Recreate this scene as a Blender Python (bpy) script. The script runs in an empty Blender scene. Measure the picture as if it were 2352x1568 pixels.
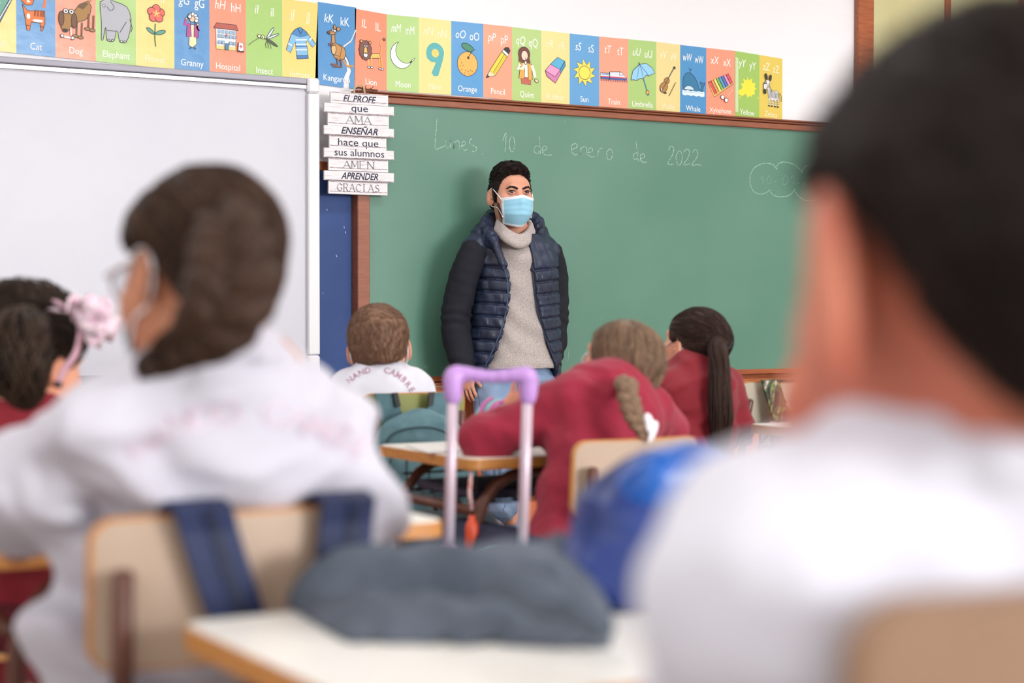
import bpy, math, random
import numpy as np
from mathutils import Vector, Matrix
from mathutils.bvhtree import BVHTree
random.seed(7); rng = np.random.default_rng(7)
sc = bpy.context.scene; COL = sc.collection
# ------------------------------------------------------------ camera
F = 4000.0; TH = math.radians(30.5); PT = math.atan(-79/F)
CAM = np.array([0, -6.49, 1.05])
_v = np.array([math.sin(TH), math.cos(TH), 0]); _r = np.array([math.cos(TH), -math.sin(TH), 0])
_f = _v*math.cos(PT)+np.array([0, 0, math.sin(PT)]); _u = np.cross(_r, _f)
cam = bpy.data.objects.new('camera', bpy.data.cameras.new('camera')); COL.objects.link(cam); sc.camera = cam
cam.matrix_world = Matrix(((_r[0], _u[0], -_f[0], CAM[0]), (_r[1], _u[1], -_f[1], CAM[1]), (_r[2], _u[2], -_f[2], CAM[2]), (0, 0, 0, 1)))
cam.data.sensor_width = 23.5; cam.data.lens = F/2352*23.5; cam.data.clip_start = .05
cam.data.dof.use_dof = True; cam.data.dof.focus_distance = 7.3; cam.data.dof.aperture_fstop = 1.66
# ------------------------------------------------------------ world, lights, exposure
w = bpy.data.worlds.new('world'); sc.world = w; w.use_nodes = True
w.node_tree.nodes['Background'].inputs[0].default_value = (.9, .95, 1, 1)
w.node_tree.nodes['Background'].inputs[1].default_value = .5
sc.view_settings.view_transform = 'Standard'; sc.view_settings.look = 'None'
sc.view_settings.gamma = 1; sc.view_settings.use_curve_mapping = False
sc.view_settings.exposure = -0.5
def area(name, loc, direction, sx, sy, power, col=(1, 1, 1)):
    l = bpy.data.lights.new(name, 'AREA'); l.shape = 'RECTANGLE'; l.size = sx; l.size_y = sy; l.energy = power; l.color = col
    o = bpy.data.objects.new(name, l); COL.objects.link(o); o.location = loc
    o.rotation_euler = Vector(direction).to_track_quat('-Z', 'Y').to_euler(); return o
for lx in (.2, 3.2, 6.2):
    for ly, pw in ((-1.7, 36), (-4.4, 28), (-7.2, 24), (-10.5, 18)):
        area('ceiling_lamp_light', (lx, ly, 3.0), (0, 0, -1), 1.2, .5, pw, (1, .98, .97))
area('window_daylight', (4.6, -13.3, 2.3), (-.03, 1, -.09), 3.8, 1.6, 980, (.97, .98, 1))
area('side_window_daylight', (-1.85, -5.6, 1.9), (1, .15, -.12), 4.5, 1.3, 45, (.93, .96, 1))

# ------------------------------------------------------------ projection: pixel of the photograph + a real distance -> a place in the room
def ray(px, py): return _f+(px-1176)/F*_r+(784-py)/F*_u
def P(px, py, d): return CAM+d*ray(px, py)
def PY(px, py, Y):
    r = ray(px, py); return CAM+r*(Y-CAM[1])/r[1]
def PZ(px, py, Z):
    r = ray(px, py); return CAM+r*(Z-CAM[2])/r[2]
A = np.array
# ------------------------------------------------------------ materials
def s2l(c):
    c = [x/255 for x in c]
    return tuple([(x/12.92 if x <= .04045 else ((x+.055)/1.055)**2.4) for x in c])+(1,)
MATS = {}
def mat(name, col, rough=.6, metal=0, bump=0, bscale=60, col2=None, cscale=20, cdetail=4, sheen=0, sss=0, coat=0, spec=.5, stretch=None, kind='noise', island=0, lo=.35, hi=.65, trans=0, bdist=.002):
    if name in MATS: return MATS[name]
    m = bpy.data.materials.new(name); m.use_nodes = True; nt = m.node_tree; N = nt.nodes; L = nt.links
    b = N['Principled BSDF']; b.inputs['Base Color'].default_value = s2l(col)
    b.inputs['Roughness'].default_value = rough; b.inputs['Metallic'].default_value = metal
    b.inputs['Specular IOR Level'].default_value = spec
    if sheen: b.inputs['Sheen Weight'].default_value = sheen; b.inputs['Sheen Roughness'].default_value = .5
    if coat: b.inputs['Coat Weight'].default_value = coat; b.inputs['Coat Roughness'].default_value = .12
    if sss: b.inputs['Subsurface Weight'].default_value = sss; b.inputs['Subsurface Radius'].default_value = (1, .35, .2); b.inputs['Subsurface Scale'].default_value = .012
    if trans: b.inputs['Transmission Weight'].default_value = trans
    tc = N.new('ShaderNodeTexCoord'); src = tc.outputs['Object']
    if stretch:
        mp = N.new('ShaderNodeMapping'); mp.inputs['Scale'].default_value = stretch; L.new(src, mp.inputs[0]); src = mp.outputs[0]
    if col2 is not None:
        n = N.new('ShaderNodeTexNoise') if kind == 'noise' else N.new('ShaderNodeTexVoronoi')
        n.inputs['Scale'].default_value = cscale
        if kind == 'noise': n.inputs['Detail'].default_value = cdetail
        L.new(src, n.inputs['Vector'])
        r = N.new('ShaderNodeValToRGB'); r.color_ramp.elements[0].position = lo; r.color_ramp.elements[1].position = hi
        r.color_ramp.elements[0].color = s2l(col); r.color_ramp.elements[1].color = s2l(col2)
        L.new(n.outputs[0], r.inputs[0]); out = r.outputs[0]
        if island:
            g = N.new('ShaderNodeNewGeometry'); mx = N.new('ShaderNodeMix'); mx.data_type = 'RGBA'; mx.inputs[0].default_value = island
            r2 = N.new('ShaderNodeValToRGB'); r2.color_ramp.elements[0].color = s2l([x*.55 for x in col]); r2.color_ramp.elements[1].color = s2l([min(255, x*1.25) for x in col2])
            L.new(g.outputs['Random Per Island'], r2.inputs[0]); L.new(out, mx.inputs[6]); L.new(r2.outputs[0], mx.inputs[7]); out = mx.outputs[2]
        L.new(out, b.inputs['Base Color'])
    if bump:
        n2 = N.new('ShaderNodeTexNoise'); n2.inputs['Scale'].default_value = bscale; n2.inputs['Detail'].default_value = 3
        L.new(src, n2.inputs['Vector']); bp = N.new('ShaderNodeBump'); bp.inputs['Strength'].default_value = bump; bp.inputs['Distance'].default_value = bdist
        L.new(n2.outputs[0], bp.inputs['Height']); L.new(bp.outputs[0], b.inputs['Normal'])
    MATS[name] = m; return m
def flat(col, rough=.45, coat=0):
    return mat('print_%d_%d_%d_%d_%d' % (col[0], col[1], col[2], rough*100, coat*10), col, rough, coat=coat)
# ------------------------------------------------------------ linking, tagging
def wm(o):
    M = Matrix()
    while o is not None: M = o.matrix_basis @ M; o = o.parent
    return M
def tag(o, label=None, cat=None, group=None, kind=None):
    if label: o['label'] = label
    if cat: o['category'] = cat
    if group: o['group'] = group
    if kind: o['kind'] = kind
    return o
def mk(name, V, Fc, m, parent=None, smooth=False, fm=None, local=False):
    """one mesh object from world-space points"""
    V = np.asarray(V, float).reshape(-1, 3)
    me = bpy.data.meshes.new(name); o = bpy.data.objects.new(name, me)
    if parent is None:
        if not local:
            base = A([V[:, 0].mean(), V[:, 1].mean(), V[:, 2].min()]); o.location = base; V = V-base
    else:
        o.parent = parent
        if not local:
            Mi = np.array(wm(parent).inverted()); V = V@Mi[:3, :3].T+Mi[:3, 3]
    if isinstance(Fc, np.ndarray):
        k = Fc.shape[1]; nf = len(Fc)
        me.vertices.add(len(V)); me.vertices.foreach_set('co', V.astype(np.float32).ravel())
        me.loops.add(nf*k); me.loops.foreach_set('vertex_index', Fc.astype(np.int32).ravel())
        me.polygons.add(nf); me.polygons.foreach_set('loop_start', np.arange(0, nf*k, k, dtype=np.int32))
        me.update(calc_edges=True)
    else:
        me.from_pydata(V.tolist(), [], [list(f) for f in Fc])
    ms = m if isinstance(m, (list, tuple)) else [m]
    for x in ms: me.materials.append(x)
    if fm is not None: me.polygons.foreach_set('material_index', np.asarray(fm, np.int32))
    me.polygons.foreach_set('use_smooth', [bool(smooth)]*len(me.polygons)); me.update(); me.validate()
    COL.objects.link(o); return o
def thing(name, loc, label, cat, group=None, rz=0):
    o = bpy.data.objects.new(name, None); COL.objects.link(o); o.location = loc; o.rotation_euler = (0, 0, rz); o.empty_display_size = .1
    return tag(o, label, cat, group)
def copy_tree(o, parent=None):
    c = o.copy(); COL.objects.link(c); c.parent = parent
    for ch in list(o.children): copy_tree(ch, c)
    return c
class MB:
    def __init__(s): s.V = []; s.F = []; s.M = []; s.n = 0; s.mi = 0
    def add(s, V, Fc):
        s.V.append(np.asarray(V, float).reshape(-1, 3)); s.F += [[i+s.n for i in f] for f in Fc]; s.M += [s.mi]*len(Fc); s.n += len(s.V[-1]); return s
    def box(s, lo, hi, bev=0):
        lo = A(lo, float); hi = A(hi, float); lo, hi = np.minimum(lo, hi), np.maximum(lo, hi)
        b = min(bev, (hi-lo).min()*.45)
        if b <= 0:
            V = [(x, y, z) for x in (lo[0], hi[0]) for y in (lo[1], hi[1]) for z in (lo[2], hi[2])]
            return s.add(V, [(0, 1, 3, 2), (4, 6, 7, 5), (0, 4, 5, 1), (2, 3, 7, 6), (0, 2, 6, 4), (1, 5, 7, 3)])
        V = []; idx = {}
        for i in (0, 1):
            for j in (0, 1):
                for k in (0, 1):
                    c = A([(lo, hi)[i][0], (lo, hi)[j][1], (lo, hi)[k][2]]); sg = A([1-2*i, 1-2*j, 1-2*k])
                    for a in range(3):
                        p = c.copy()
                        for q in range(3):
                            if q != a: p[q] += sg[q]*b
                        idx[(i, j, k, a)] = len(V); V.append(p)
        Fc = []
        for a in range(3):
            u, v = [q for q in range(3) if q != a]
            for sd in (0, 1):
                loop = []
                for (x, y) in ((0, 0), (1, 0), (1, 1), (0, 1)):
                    t = [0, 0, 0]; t[a] = sd; t[u] = x; t[v] = y; loop.append(idx[(t[0], t[1], t[2], a)])
                Fc.append(loop)
        for a in range(3):
            u, v = [q for q in range(3) if q != a]
            for x in (0, 1):
                for y in (0, 1):
                    e = []
                    for z, (q1, q2) in ((0, (u, v)), (1, (v, u))):
                        t = [0, 0, 0]; t[a] = z; t[u] = x; t[v] = y
                        e += [idx[(t[0], t[1], t[2], q1)], idx[(t[0], t[1], t[2], q2)]]
                    Fc.append(e)
        for i in (0, 1):
            for j in (0, 1):
                for k in (0, 1): Fc.append([idx[(i, j, k, a)] for a in range(3)])
        return s.add(V, Fc)
    def tube(s, pts, r, n=8, closed=False, caps=True):
        pts = [A(p, float) for p in pts]; m = len(pts); rr = r if hasattr(r, '__len__') else [r]*m
        V = []; prev = None
        for i in range(m):
            if closed: t = pts[(i+1) % m]-pts[i-1]
            else: t = pts[min(i+1, m-1)]-pts[max(i-1, 0)]
            t = t/(np.linalg.norm(t)+1e-12)
            if prev is None:
                up = A([0, 0, 1.]) if abs(t[2]) < .9 else A([1., 0, 0])
                a = np.cross(t, up)
            else: a = prev-t*(prev@t)
            a /= np.linalg.norm(a)+1e-12; prev = a; b = np.cross(t, a)
            for k in range(n):
                q = 2*math.pi*k/n; V.append(pts[i]+rr[i]*(math.cos(q)*a+math.sin(q)*b))
        Fc = []
        for i in range(m if closed else m-1):
            j = (i+1) % m
            for k in range(n): l = (k+1) % n; Fc.append((i*n+k, i*n+l, j*n+l, j*n+k))
        if caps and not closed: Fc += [list(range(n))[::-1], [(m-1)*n+k for k in range(n)]]
        return s.add(V, Fc)
    def ribbon(s, pts, w, th, nrm):
        """flat band with thickness along pts; nrm is the band's face normal per point (or one)"""
        pts = [A(p, float) for p in pts]; m = len(pts); nr = [A(nrm, float)]*m if np.ndim(nrm) == 1 else [A(q, float) for q in nrm]
        ww = w if hasattr(w, '__len__') else [w]*m; V = []
        for i in range(m):
            t = pts[min(i+1, m-1)]-pts[max(i-1, 0)]; t /= np.linalg.norm(t)+1e-12
            sd = np.cross(t, nr[i]); sd /= np.linalg.norm(sd)+1e-12; nn = np.cross(sd, t)
            for (a, b) in ((-1, -1), (1, -1), (1, 1), (-1, 1)): V.append(pts[i]+sd*a*ww[i]/2+nn*b*th/2)
        Fc = []
        for i in range(m-1):
            for k in range(4): l = (k+1) % 4; Fc.append((i*4+k, i*4+l, (i+1)*4+l, (i+1)*4+k))
        Fc += [(3, 2, 1, 0), tuple((m-1)*4+k for k in range(4))]
        return s.add(V, Fc)
    def prism(s, poly, f, t):
        """poly 2D; f(x,y,h)->world point; extruded 0..t"""
        n = len(poly); V = [f(x, y, 0) for x, y in poly]+[f(x, y, t) for x, y in poly]
        return s.add(V, [list(range(n))[::-1], [n+i for i in range(n)]]+[(i, (i+1) % n, n+(i+1) % n, n+i) for i in range(n)])
    def lathe(s, prof, c, n=16, axis=None):
        """prof list of (r,z)"""
        V = [];
        for r, z in prof:
            for k in range(n): q = 2*math.pi*k/n; V.append(A(c)+A([r*math.cos(q), r*math.sin(q), z]))
        m = len(prof); Fc = [(i*n+k, i*n+(k+1) % n, (i+1)*n+(k+1) % n, (i+1)*n+k) for i in range(m-1) for k in range(n)]
        Fc += [list(range(n))[::-1], [(m-1)*n+k for k in range(n)]]
        return s.add(V, Fc)
    def obj(s, name, m, parent=None, smooth=False, kind=None, label=None):
        o = mk(name, np.concatenate(s.V), s.F, m, parent, smooth, s.M if isinstance(m, (list, tuple)) else None)
        return tag(o, label=label, kind=kind)
def spline(pts, n=6):
    """Catmull-Rom"""
    pts = [A(p, float) for p in pts]; out = []
    q = [2*pts[0]-pts[1]]+pts+[2*pts[-1]-pts[-2]]
    for i in range(1, len(q)-2):
        for k in range(n):
            t = k/n; a, b, c, d = q[i-1:i+3]
            out.append(.5*((2*b)+(-a+c)*t+(2*a-5*b+4*c-d)*t*t+(-a+3*b-3*c+d)*t**3))
    out.append(pts[-1]); return out
# ------------------------------------------------------------ signed-distance volumes -> one continuous skin (surface nets)
class Vol:
    def __init__(s, lo, hi, h):
        s.h = h; s.lo = A(lo, float); s.n = np.ceil((A(hi, float)-s.lo)/h).astype(int)+1
        s.v = np.full(s.n, .3, np.float32)
    def blk(s, lo, hi):
        a = np.clip(np.floor((A(lo)-s.lo)/s.h).astype(int), 0, s.n-1); b = np.clip(np.ceil((A(hi)-s.lo)/s.h).astype(int)+1, 1, s.n)
        b = np.maximum(b, a+1)
        sl = tuple(slice(a[i], b[i]) for i in range(3))
        g = np.ogrid[sl]; return sl, [(g[i]*s.h+s.lo[i]).astype(np.float32) for i in range(3)]
    def grid(s): return s.blk(s.lo, s.lo+s.n*s.h)[1]
    def comb(s, sl, d, k, op):
        v = s.v[sl]
        if op == 'u':
            if k > 0:
                hh = np.maximum(k-np.abs(v-d), 0)/k; s.v[sl] = np.minimum(v, d)-hh*hh*k*.25
            else: s.v[sl] = np.minimum(v, d)
        elif op == 's':
            d = -d
            if k > 0:
                hh = np.maximum(k-np.abs(v-d), 0)/k; s.v[sl] = np.maximum(v, d)+hh*hh*k*.25
            else: s.v[sl] = np.maximum(v, d)
        elif op == 'i': s.v[sl] = np.maximum(v, d)
    def ell(s, c, r, R=None, k=.02, op='u', m=.04):
        c = A(c, float); r = A(r, float); rm = r.max()+m+k
        sl, (X, Y, Z) = s.blk(c-rm, c+rm); X = X-c[0]; Y = Y-c[1]; Z = Z-c[2]
        if R is not None:
            R = A(R); X, Y, Z = R[0, 0]*X+R[1, 0]*Y+R[2, 0]*Z, R[0, 1]*X+R[1, 1]*Y+R[2, 1]*Z, R[0, 2]*X+R[1, 2]*Y+R[2, 2]*Z
        k0 = np.sqrt((X/r[0])**2+(Y/r[1])**2+(Z/r[2])**2); k1 = np.sqrt((X/r[0]**2)**2+(Y/r[1]**2)**2+(Z/r[2]**2)**2)+1e-6
        s.comb(sl, k0*(k0-1)/k1, k, op); return s
    def cap(s, a, b, ra, rb=None, k=.02, op='u', m=.04):
        a = A(a, float); b = A(b, float); rb = ra if rb is None else rb; rm = max(ra, rb)+m+k
        sl, (X, Y, Z) = s.blk(np.minimum(a, b)-rm, np.maximum(a, b)+rm); ab = b-a; L2 = ab@ab+1e-9
        t = np.clip(((X-a[0])*ab[0]+(Y-a[1])*ab[1]+(Z-a[2])*ab[2])/L2, 0, 1)
        d = np.sqrt((X-a[0]-t*ab[0])**2+(Y-a[1]-t*ab[1])**2+(Z-a[2]-t*ab[2])**2)-(ra+(rb-ra)*t)
        s.comb(sl, d, k, op); return s
    def tube(s, pts, rr, k=.02, op='u', m=.04):
        for i in range(len(pts)-1): s.cap(pts[i], pts[i+1], rr[i] if hasattr(rr, '__len__') else rr, rr[i+1] if hasattr(rr, '__len__') else rr, k, op, m)
        return s
    def rbox(s, c, hf, R=None, rad=.01, k=.01, op='u', m=.04):
        c = A(c, float); hf = A(hf, float); rm = np.linalg.norm(hf)+m
        sl, (X, Y, Z) = s.blk(c-rm, c+rm); X = X-c[0]; Y = Y-c[1]; Z = Z-c[2]
        if R is not None:
            R = A(R); X, Y, Z = R[0, 0]*X+R[1, 0]*Y+R[2, 0]*Z, R[0, 1]*X+R[1, 1]*Y+R[2, 1]*Z, R[0, 2]*X+R[1, 2]*Y+R[2, 2]*Z
        q = [np.abs(X)-hf[0]+rad, np.abs(Y)-hf[1]+rad, np.abs(Z)-hf[2]+rad]
        d = np.sqrt(np.maximum(q[0], 0)**2+np.maximum(q[1], 0)**2+np.maximum(q[2], 0)**2)+np.minimum(np.maximum(np.maximum(q[0], q[1]), q[2]), 0)-rad
        s.comb(sl, d, k, op); return s
    def loft(s, ks, k=.02, op='u', m=.04, p=2.0):
        """ks: (z,cx,cy,rx,ry) rows, z rising"""
        ks = A(sorted(ks)); z = ks[:, 0]
        lo = A([(ks[:, 1]-ks[:, 3]).min(), (ks[:, 2]-ks[:, 4]).min(), z[0]])-m-k; hi = A([(ks[:, 1]+ks[:, 3]).max(), (ks[:, 2]+ks[:, 4]).max(), z[-1]])+m+k
        sl, (X, Y, Z) = s.blk(lo, hi); zz = Z.ravel(); I = [np.interp(zz, z, ks[:, i]).reshape(Z.shape).astype(np.float32) for i in range(1, 5)]
        q = ((np.abs(X-I[0])/I[2])**p+(np.abs(Y-I[1])/I[3])**p)**(1/p); d = (q-1)*np.minimum(I[2], I[3])
        d = np.maximum(d, np.maximum(z[0]-Z, Z-z[-1])); s.comb(sl, d, k, op); return s
    def noise(s, amp, fr, seed=0, st=(1, 1, 1)):
        X, Y, Z = s.grid(); r = np.random.default_rng(seed); d = 0
        for i in range(5):
            f = r.normal(size=3)*fr*A(st); ph = r.uniform(0, 6.28); f2 = r.normal(size=3)*fr*.6
            d = d+np.sin(X*f[0]+Y*f[1]+Z*f[2]+ph+1.3*np.sin(X*f2[0]+Y*f2[1]+Z*f2[2]))
        s.v += (amp*d/2.2).astype(np.float32); return s
    def mesh(s):
        v = s.v.copy(); v[0] = v[-1] = 1; v[:, 0] = v[:, -1] = 1; v[:, :, 0] = v[:, :, -1] = 1
        ins = v < 0; n = A(v.shape)
        c = np.zeros(n-1, np.int8)
        for i in (0, 1):
            for j in (0, 1):
                for k in (0, 1): c += ins[i:n[0]-1+i, j:n[1]-1+j, k:n[2]-1+k]
        act = (c > 0) & (c < 8); id_ = np.argwhere(act)
        if not len(id_): return np.zeros((0, 3)), np.zeros((0, 4), int)
        imap = np.full(act.shape, -1, np.int32); imap[act] = np.arange(len(id_))
        co = {}
        for i in (0, 1):
            for j in (0, 1):
                for k in (0, 1): co[(i, j, k)] = v[id_[:, 0]+i, id_[:, 1]+j, id_[:, 2]+k]
        S = np.zeros((len(id_), 3)); C = np.zeros(len(id_))
        for ax in range(3):
            for a in (0, 1):
                for b in (0, 1):
                    o = [0, 0, 0]; u, w_ = [q for q in range(3) if q != ax]; o[u] = a; o[w_] = b; e = list(o); e[ax] = 1
                    v0 = co[tuple(o)]; v1 = co[tuple(e)]; cr = (v0 < 0) != (v1 < 0); t = np.where(cr, v0/(v0-v1+1e-12), 0)
                    p = np.zeros((len(id_), 3)); p[:, u] = a; p[:, w_] = b; p[:, ax] = t; S += p*cr[:, None]; C += cr
        V = (id_+S/C[:, None])*s.h+s.lo
        Q = []
        for ax in range(3):
            u, w_ = (ax+1) % 3, (ax+2) % 3
            s0 = [slice(1, n[q]-1) for q in range(3)]; s1 = list(s0); s0[ax] = slice(0, n[ax]-1); s1[ax] = slice(1, n[ax])
            a = ins[tuple(s0)]; b = ins[tuple(s1)]; cr = np.argwhere(a != b); fl = a[tuple(cr.T)]
            base = cr.copy()
            for q in range(3):
                if q != ax: base[:, q] += 1
            def g(du, dw):
                x = base.copy(); x[:, u] -= du; x[:, w_] -= dw; return imap[tuple(x.T)]
            q4 = np.stack([g(1, 1), g(0, 1), g(0, 0), g(1, 0)], 1)
            q4[~fl] = q4[~fl][:, ::-1]; Q.append(q4)
        return V, np.concatenate(Q)
def join(parts):
    V = []; Q = []; n = 0
    for v, q in parts: V.append(v); Q.append(q+n); n += len(v)
    return np.concatenate(V), np.concatenate(Q)
def vobj(vols, name, m, parent=None, label=None):
    vols = vols if isinstance(vols, (list, tuple)) else [vols]
    V, Q = join([v.mesh() if isinstance(v, Vol) else v for v in vols]); o = mk(name, V, Q, m, parent, True); return tag(o, label=label)
def bvh(V, Q): return BVHTree.FromPolygons([tuple(x) for x in V], [tuple(q) for q in Q])
def rotm(yaw=0, pitch=0, roll=0):
    """local y = facing direction; yaw turns left, pitch lowers the chin, roll tilts to the right"""
    return A(Matrix.Rotation(yaw, 3, 'Z') @ Matrix.Rotation(-pitch, 3, 'X') @ Matrix.Rotation(roll, 3, 'Y'))
# ------------------------------------------------------------ text
def text_mesh(s, size, shear=0, bold=0, space=1.0, font=None):
    c = bpy.data.curves.new('t', 'FONT'); c.body = s; c.size = size; c.shear = shear; c.offset = bold; c.align_x = 'CENTER'; c.space_character = space; c.resolution_u = 3
    o = bpy.data.objects.new('t', c); COL.objects.link(o); dg = bpy.context.evaluated_depsgraph_get(); dg.update()
    me = bpy.data.meshes.new_from_object(o.evaluated_get(dg)); V = np.zeros(len(me.vertices)*3); me.vertices.foreach_get('co', V); V = V.reshape(-1, 3)
    Fc = [list(p.vertices) for p in me.polygons]
    bpy.data.objects.remove(o); bpy.data.curves.remove(c); bpy.data.meshes.remove(me); return V, Fc
# ============================================================ THE ROOM
M_wall = mat('white_wall_paint', (238, 237, 240), .75, bump=.25, bscale=220)
M_dado = mat('orange_dado_paint', (206, 112, 66), .55, bump=.5, bscale=150, col2=(196, 102, 60), cscale=6)
M_side = mat('side_wall_paint', (232, 230, 226), .8)
M_brown = mat('brown_board_frame', (150, 88, 62), .4, col2=(138, 78, 54), cscale=14, stretch=(1, 1, 8))
M_orangewood = mat('varnished_orange_wood', (176, 98, 56), .35, col2=(150, 78, 42), cscale=9, stretch=(1, 8, 8))
def struct(name, mb, m, parent=None, **k): return mb.obj(name, m, parent, kind='structure', **k)
X0, X1, Y0 = -2.0, 8.0, -13.6
wf = struct('wall_front', MB().box((X0, 0, 0), (X1, .12, 3.2)), M_wall)
struct('dado', MB().box((X0, -.006, 0), (X1, .002, .7), .003), M_dado, wf)
M_floor = mat('terrazzo_floor', (150, 134, 124), .4, col2=(118, 102, 92), cscale=90, kind='noise')
struct('floor', MB().box((X0, Y0, -.1), (X1, .12, 0)), M_floor)
struct('ceiling', MB().box((X0, Y0, 3.2), (X1, .12, 3.3)), M_side)
struct('wall_left', MB().box((X0-.1, Y0, 0), (X0, .12, 3.2)), M_side)
struct('wall_right', MB().box((X1, Y0, 0), (X1+.1, .12, 3.2)), M_side)
struct('wall_back', MB().box((X0, Y0-.1, 0), (X1, Y0, 3.2)), M_side)
struct('baseboard_front', MB().box((X0, -.02, 0), (X1, -.004, .08), .004), mat('terracotta_baseboard', (128, 72, 52), .4))
# door / tall wood framed panel at the right of the wall
def pxX(px, py, Y): return PY(px, py, Y)[0]
dx0, dx1 = pxX(1971, 30, -.03), pxX(2006, 30, -.03)
dr = struct('door_1', MB().box((dx1, -.022, 0), (dx1+1.0, -.005, 2.72)), mat('pale_olive_door_panel', (206, 203, 160), .5, col2=(198, 190, 140), cscale=3))
b = MB().box((dx0, -.04, 0), (dx1, -.001, 2.8), .006).box((dx1, -.04, 2.72), (dx1+1.0, -.001, 2.8), .006).box((dx1+1.0, -.04, 0), (dx1+1.08, -.001, 2.8), .006)
struct('door_frame', b, M_orangewood, dr)
b = MB().box((dx1, -.03, 2.1), (dx1+1.0, -.012, 2.14), .003).box((dx1+.48, -.03, 2.14), (dx1+.52, -.012, 2.72), .003)
struct('transom_bar', b, M_orangewood, dr)

# ============================================================ GREEN CHALKBOARD
gx0, gxi = pxX(822, 600, -.07), pxX(845, 600, -.05); gx1 = 6.35; gb, gt = .760, 1.884
board = thing('chalkboard', ((gx0+gx1)/2, -.02, gb-.07), 'long green chalkboard in a ridged brown wood frame on the front wall', 'chalkboard')
M_green = mat('green_board_enamel', (80, 128, 108), .42, col2=(96, 140, 122), cscale=1.6, cdetail=2, lo=.3, hi=.75, bump=.04, bscale=500, spec=.6)
MB().box((gxi-.01, -.05, gb-.01), (gx1-.04, -.012, gt+.01)).obj('writing_surface', M_green, board)
MB().box((gx0, -.07, gb-.06), (gxi, -.012, gt+.042), .003).obj('frame_stile', M_brown, board)
MB().box((gx1-.045, -.07, gb-.06), (gx1, -.012, gt+.042), .003).obj('frame_stile', M_brown, board)
MB().box((gxi, -.066, gt), (gx1-.045, -.012, gt+.027), .003).obj('top_rail', M_brown, board)
MB().box((gx0-.004, -.074, gt+.029), (gx1, -.012, gt+.037), .003).obj('top_moulding', M_brown, board)
MB().box((gx0-.004, -.078, gt+.039), (gx1, -.012, gt+.047), .003).obj('top_moulding', M_brown, board)
MB().box((gxi, -.066, gb-.022), (gx1-.045, -.012, gb), .002).obj('bottom_rail', M_orangewood, board)
lb = MB().box((gx0, -.125, gb-.058), (gx1, -.012, gb-.050), .002).box((gx0, -.131, gb-.066), (gx1, -.122, gb-.040), .002).box((gx0, -.02, gb-.05), (gx1, -.012, gb-.02), .002)
lb.obj('chalk_ledge', M_orangewood, board)
# chalk writing, traced as handwriting strokes on the board
M_chalk = mat('chalk_line', (182, 208, 194), .9, col2=(110, 150, 132), cscale=160, lo=.4, hi=.62)
M_chalkfaint = mat('chalk_faint', (150, 184, 168), .9, col2=(96, 140, 122), cscale=200)
def board_stroke(mb, pts, wd=.0034, conv=None, sm=4):
    q = [PY(*(conv(*p) if conv else p), -.0507) for p in (pts)]
    if len(q) > 2: q = spline(q, sm)
    mb.ribbon(q, wd, .0006, (0, -1, 0))
cv = lambda X, Y: (980+X/2.502, 240+Y/2.502)
S = {
 'Lunes.': [[(58, 82), (54, 150), (48, 250), (75, 250), (102, 238)], [(108, 204), (106, 236), (120, 250), (134, 236), (138, 204), (138, 250)], [(158, 212), (156, 252), (160, 222), (176, 208), (188, 222), (186, 258)],
   [(200, 240), (222, 228), (218, 212), (204, 218), (200, 246), (214, 264), (234, 256)], [(262, 196), (246, 206), (250, 226), (276, 240), (288, 252), (276, 270), (262, 268)], [(318, 284), (322, 284)]],
 '10': [[(436, 208), (456, 162), (450, 272)], [(484, 182), (474, 222), (482, 266), (496, 268), (506, 226), (496, 184), (482, 186)]],
 'de': [[(646, 184), (654, 286)], [(648, 240), (628, 240), (616, 260), (626, 280), (642, 278), (652, 256)], [(666, 268), (690, 256), (684, 240), (668, 244), (664, 270), (682, 290), (718, 290)]],
 'enero': [[(826, 262), (862, 246), (860, 226), (838, 230), (830, 262), (848, 288), (868, 286)], [(884, 240), (882, 290), (888, 256), (908, 240), (918, 256), (914, 296)], [(926, 278), (952, 268), (950, 250), (932, 254), (926, 284), (946, 302), (964, 298)], [(982, 262), (984, 300)], [(984, 282), (994, 256), (1010, 252)],
   [(1048, 256), (1034, 280), (1040, 312), (1056, 316), (1068, 290), (1062, 260), (1046, 256)]],
 'de2': [[(1202, 212), (1218, 326)], [(1216, 280), (1196, 280), (1186, 298), (1196, 316), (1212, 308), (1218, 292)], [(1228, 312), (1252, 300), (1246, 284), (1230, 290), (1228, 314), (1244, 332), (1262, 330)]],
 '2022': [[(1390, 262), (1402, 240), (1420, 252), (1412, 290), (1386, 340), (1420, 342)], [(1446, 270), (1432, 300), (1440, 342), (1458, 344), (1468, 306), (1460, 270), (1444, 268)], [(1478, 274), (1494, 256), (1510, 270), (1502, 304), (1476, 346), (1512, 340)], [(1528, 276), (1542, 258), (1556, 270), (1554, 300), (1524, 348), (1556, 344), (1578, 350)]],
}
for wn, st in S.items():
    mb = MB()
    for q in st: board_stroke(mb, q, conv=cv)
    mb.obj('chalk_word', M_chalk, board, kind='stuff')
mb = MB()
for q in [[(2010, 372), (1990, 345), (1940, 338), (1890, 358), (1862, 400), (1858, 450), (1880, 500), (1920, 514), (1956, 504), (1972, 488)], [(1972, 488), (1985, 515), (2020, 530), (2070, 526), (2100, 508), (2114, 486)],
          [(2012, 372), (2016, 346), (2050, 330), (2100, 340), (2140, 366), (2158, 390)], [(2158, 392), (2170, 362), (2200, 348), (2240, 350), (2280, 380), (2300, 430), (2290, 500), (2240, 545), (2190, 552), (2150, 535), (2122, 505), (2114, 486)]]:
    board_stroke(mb, q, .0034, cv, 6)
mb.obj('chalk_cloud', M_chalk, board)
mb = MB()
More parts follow.
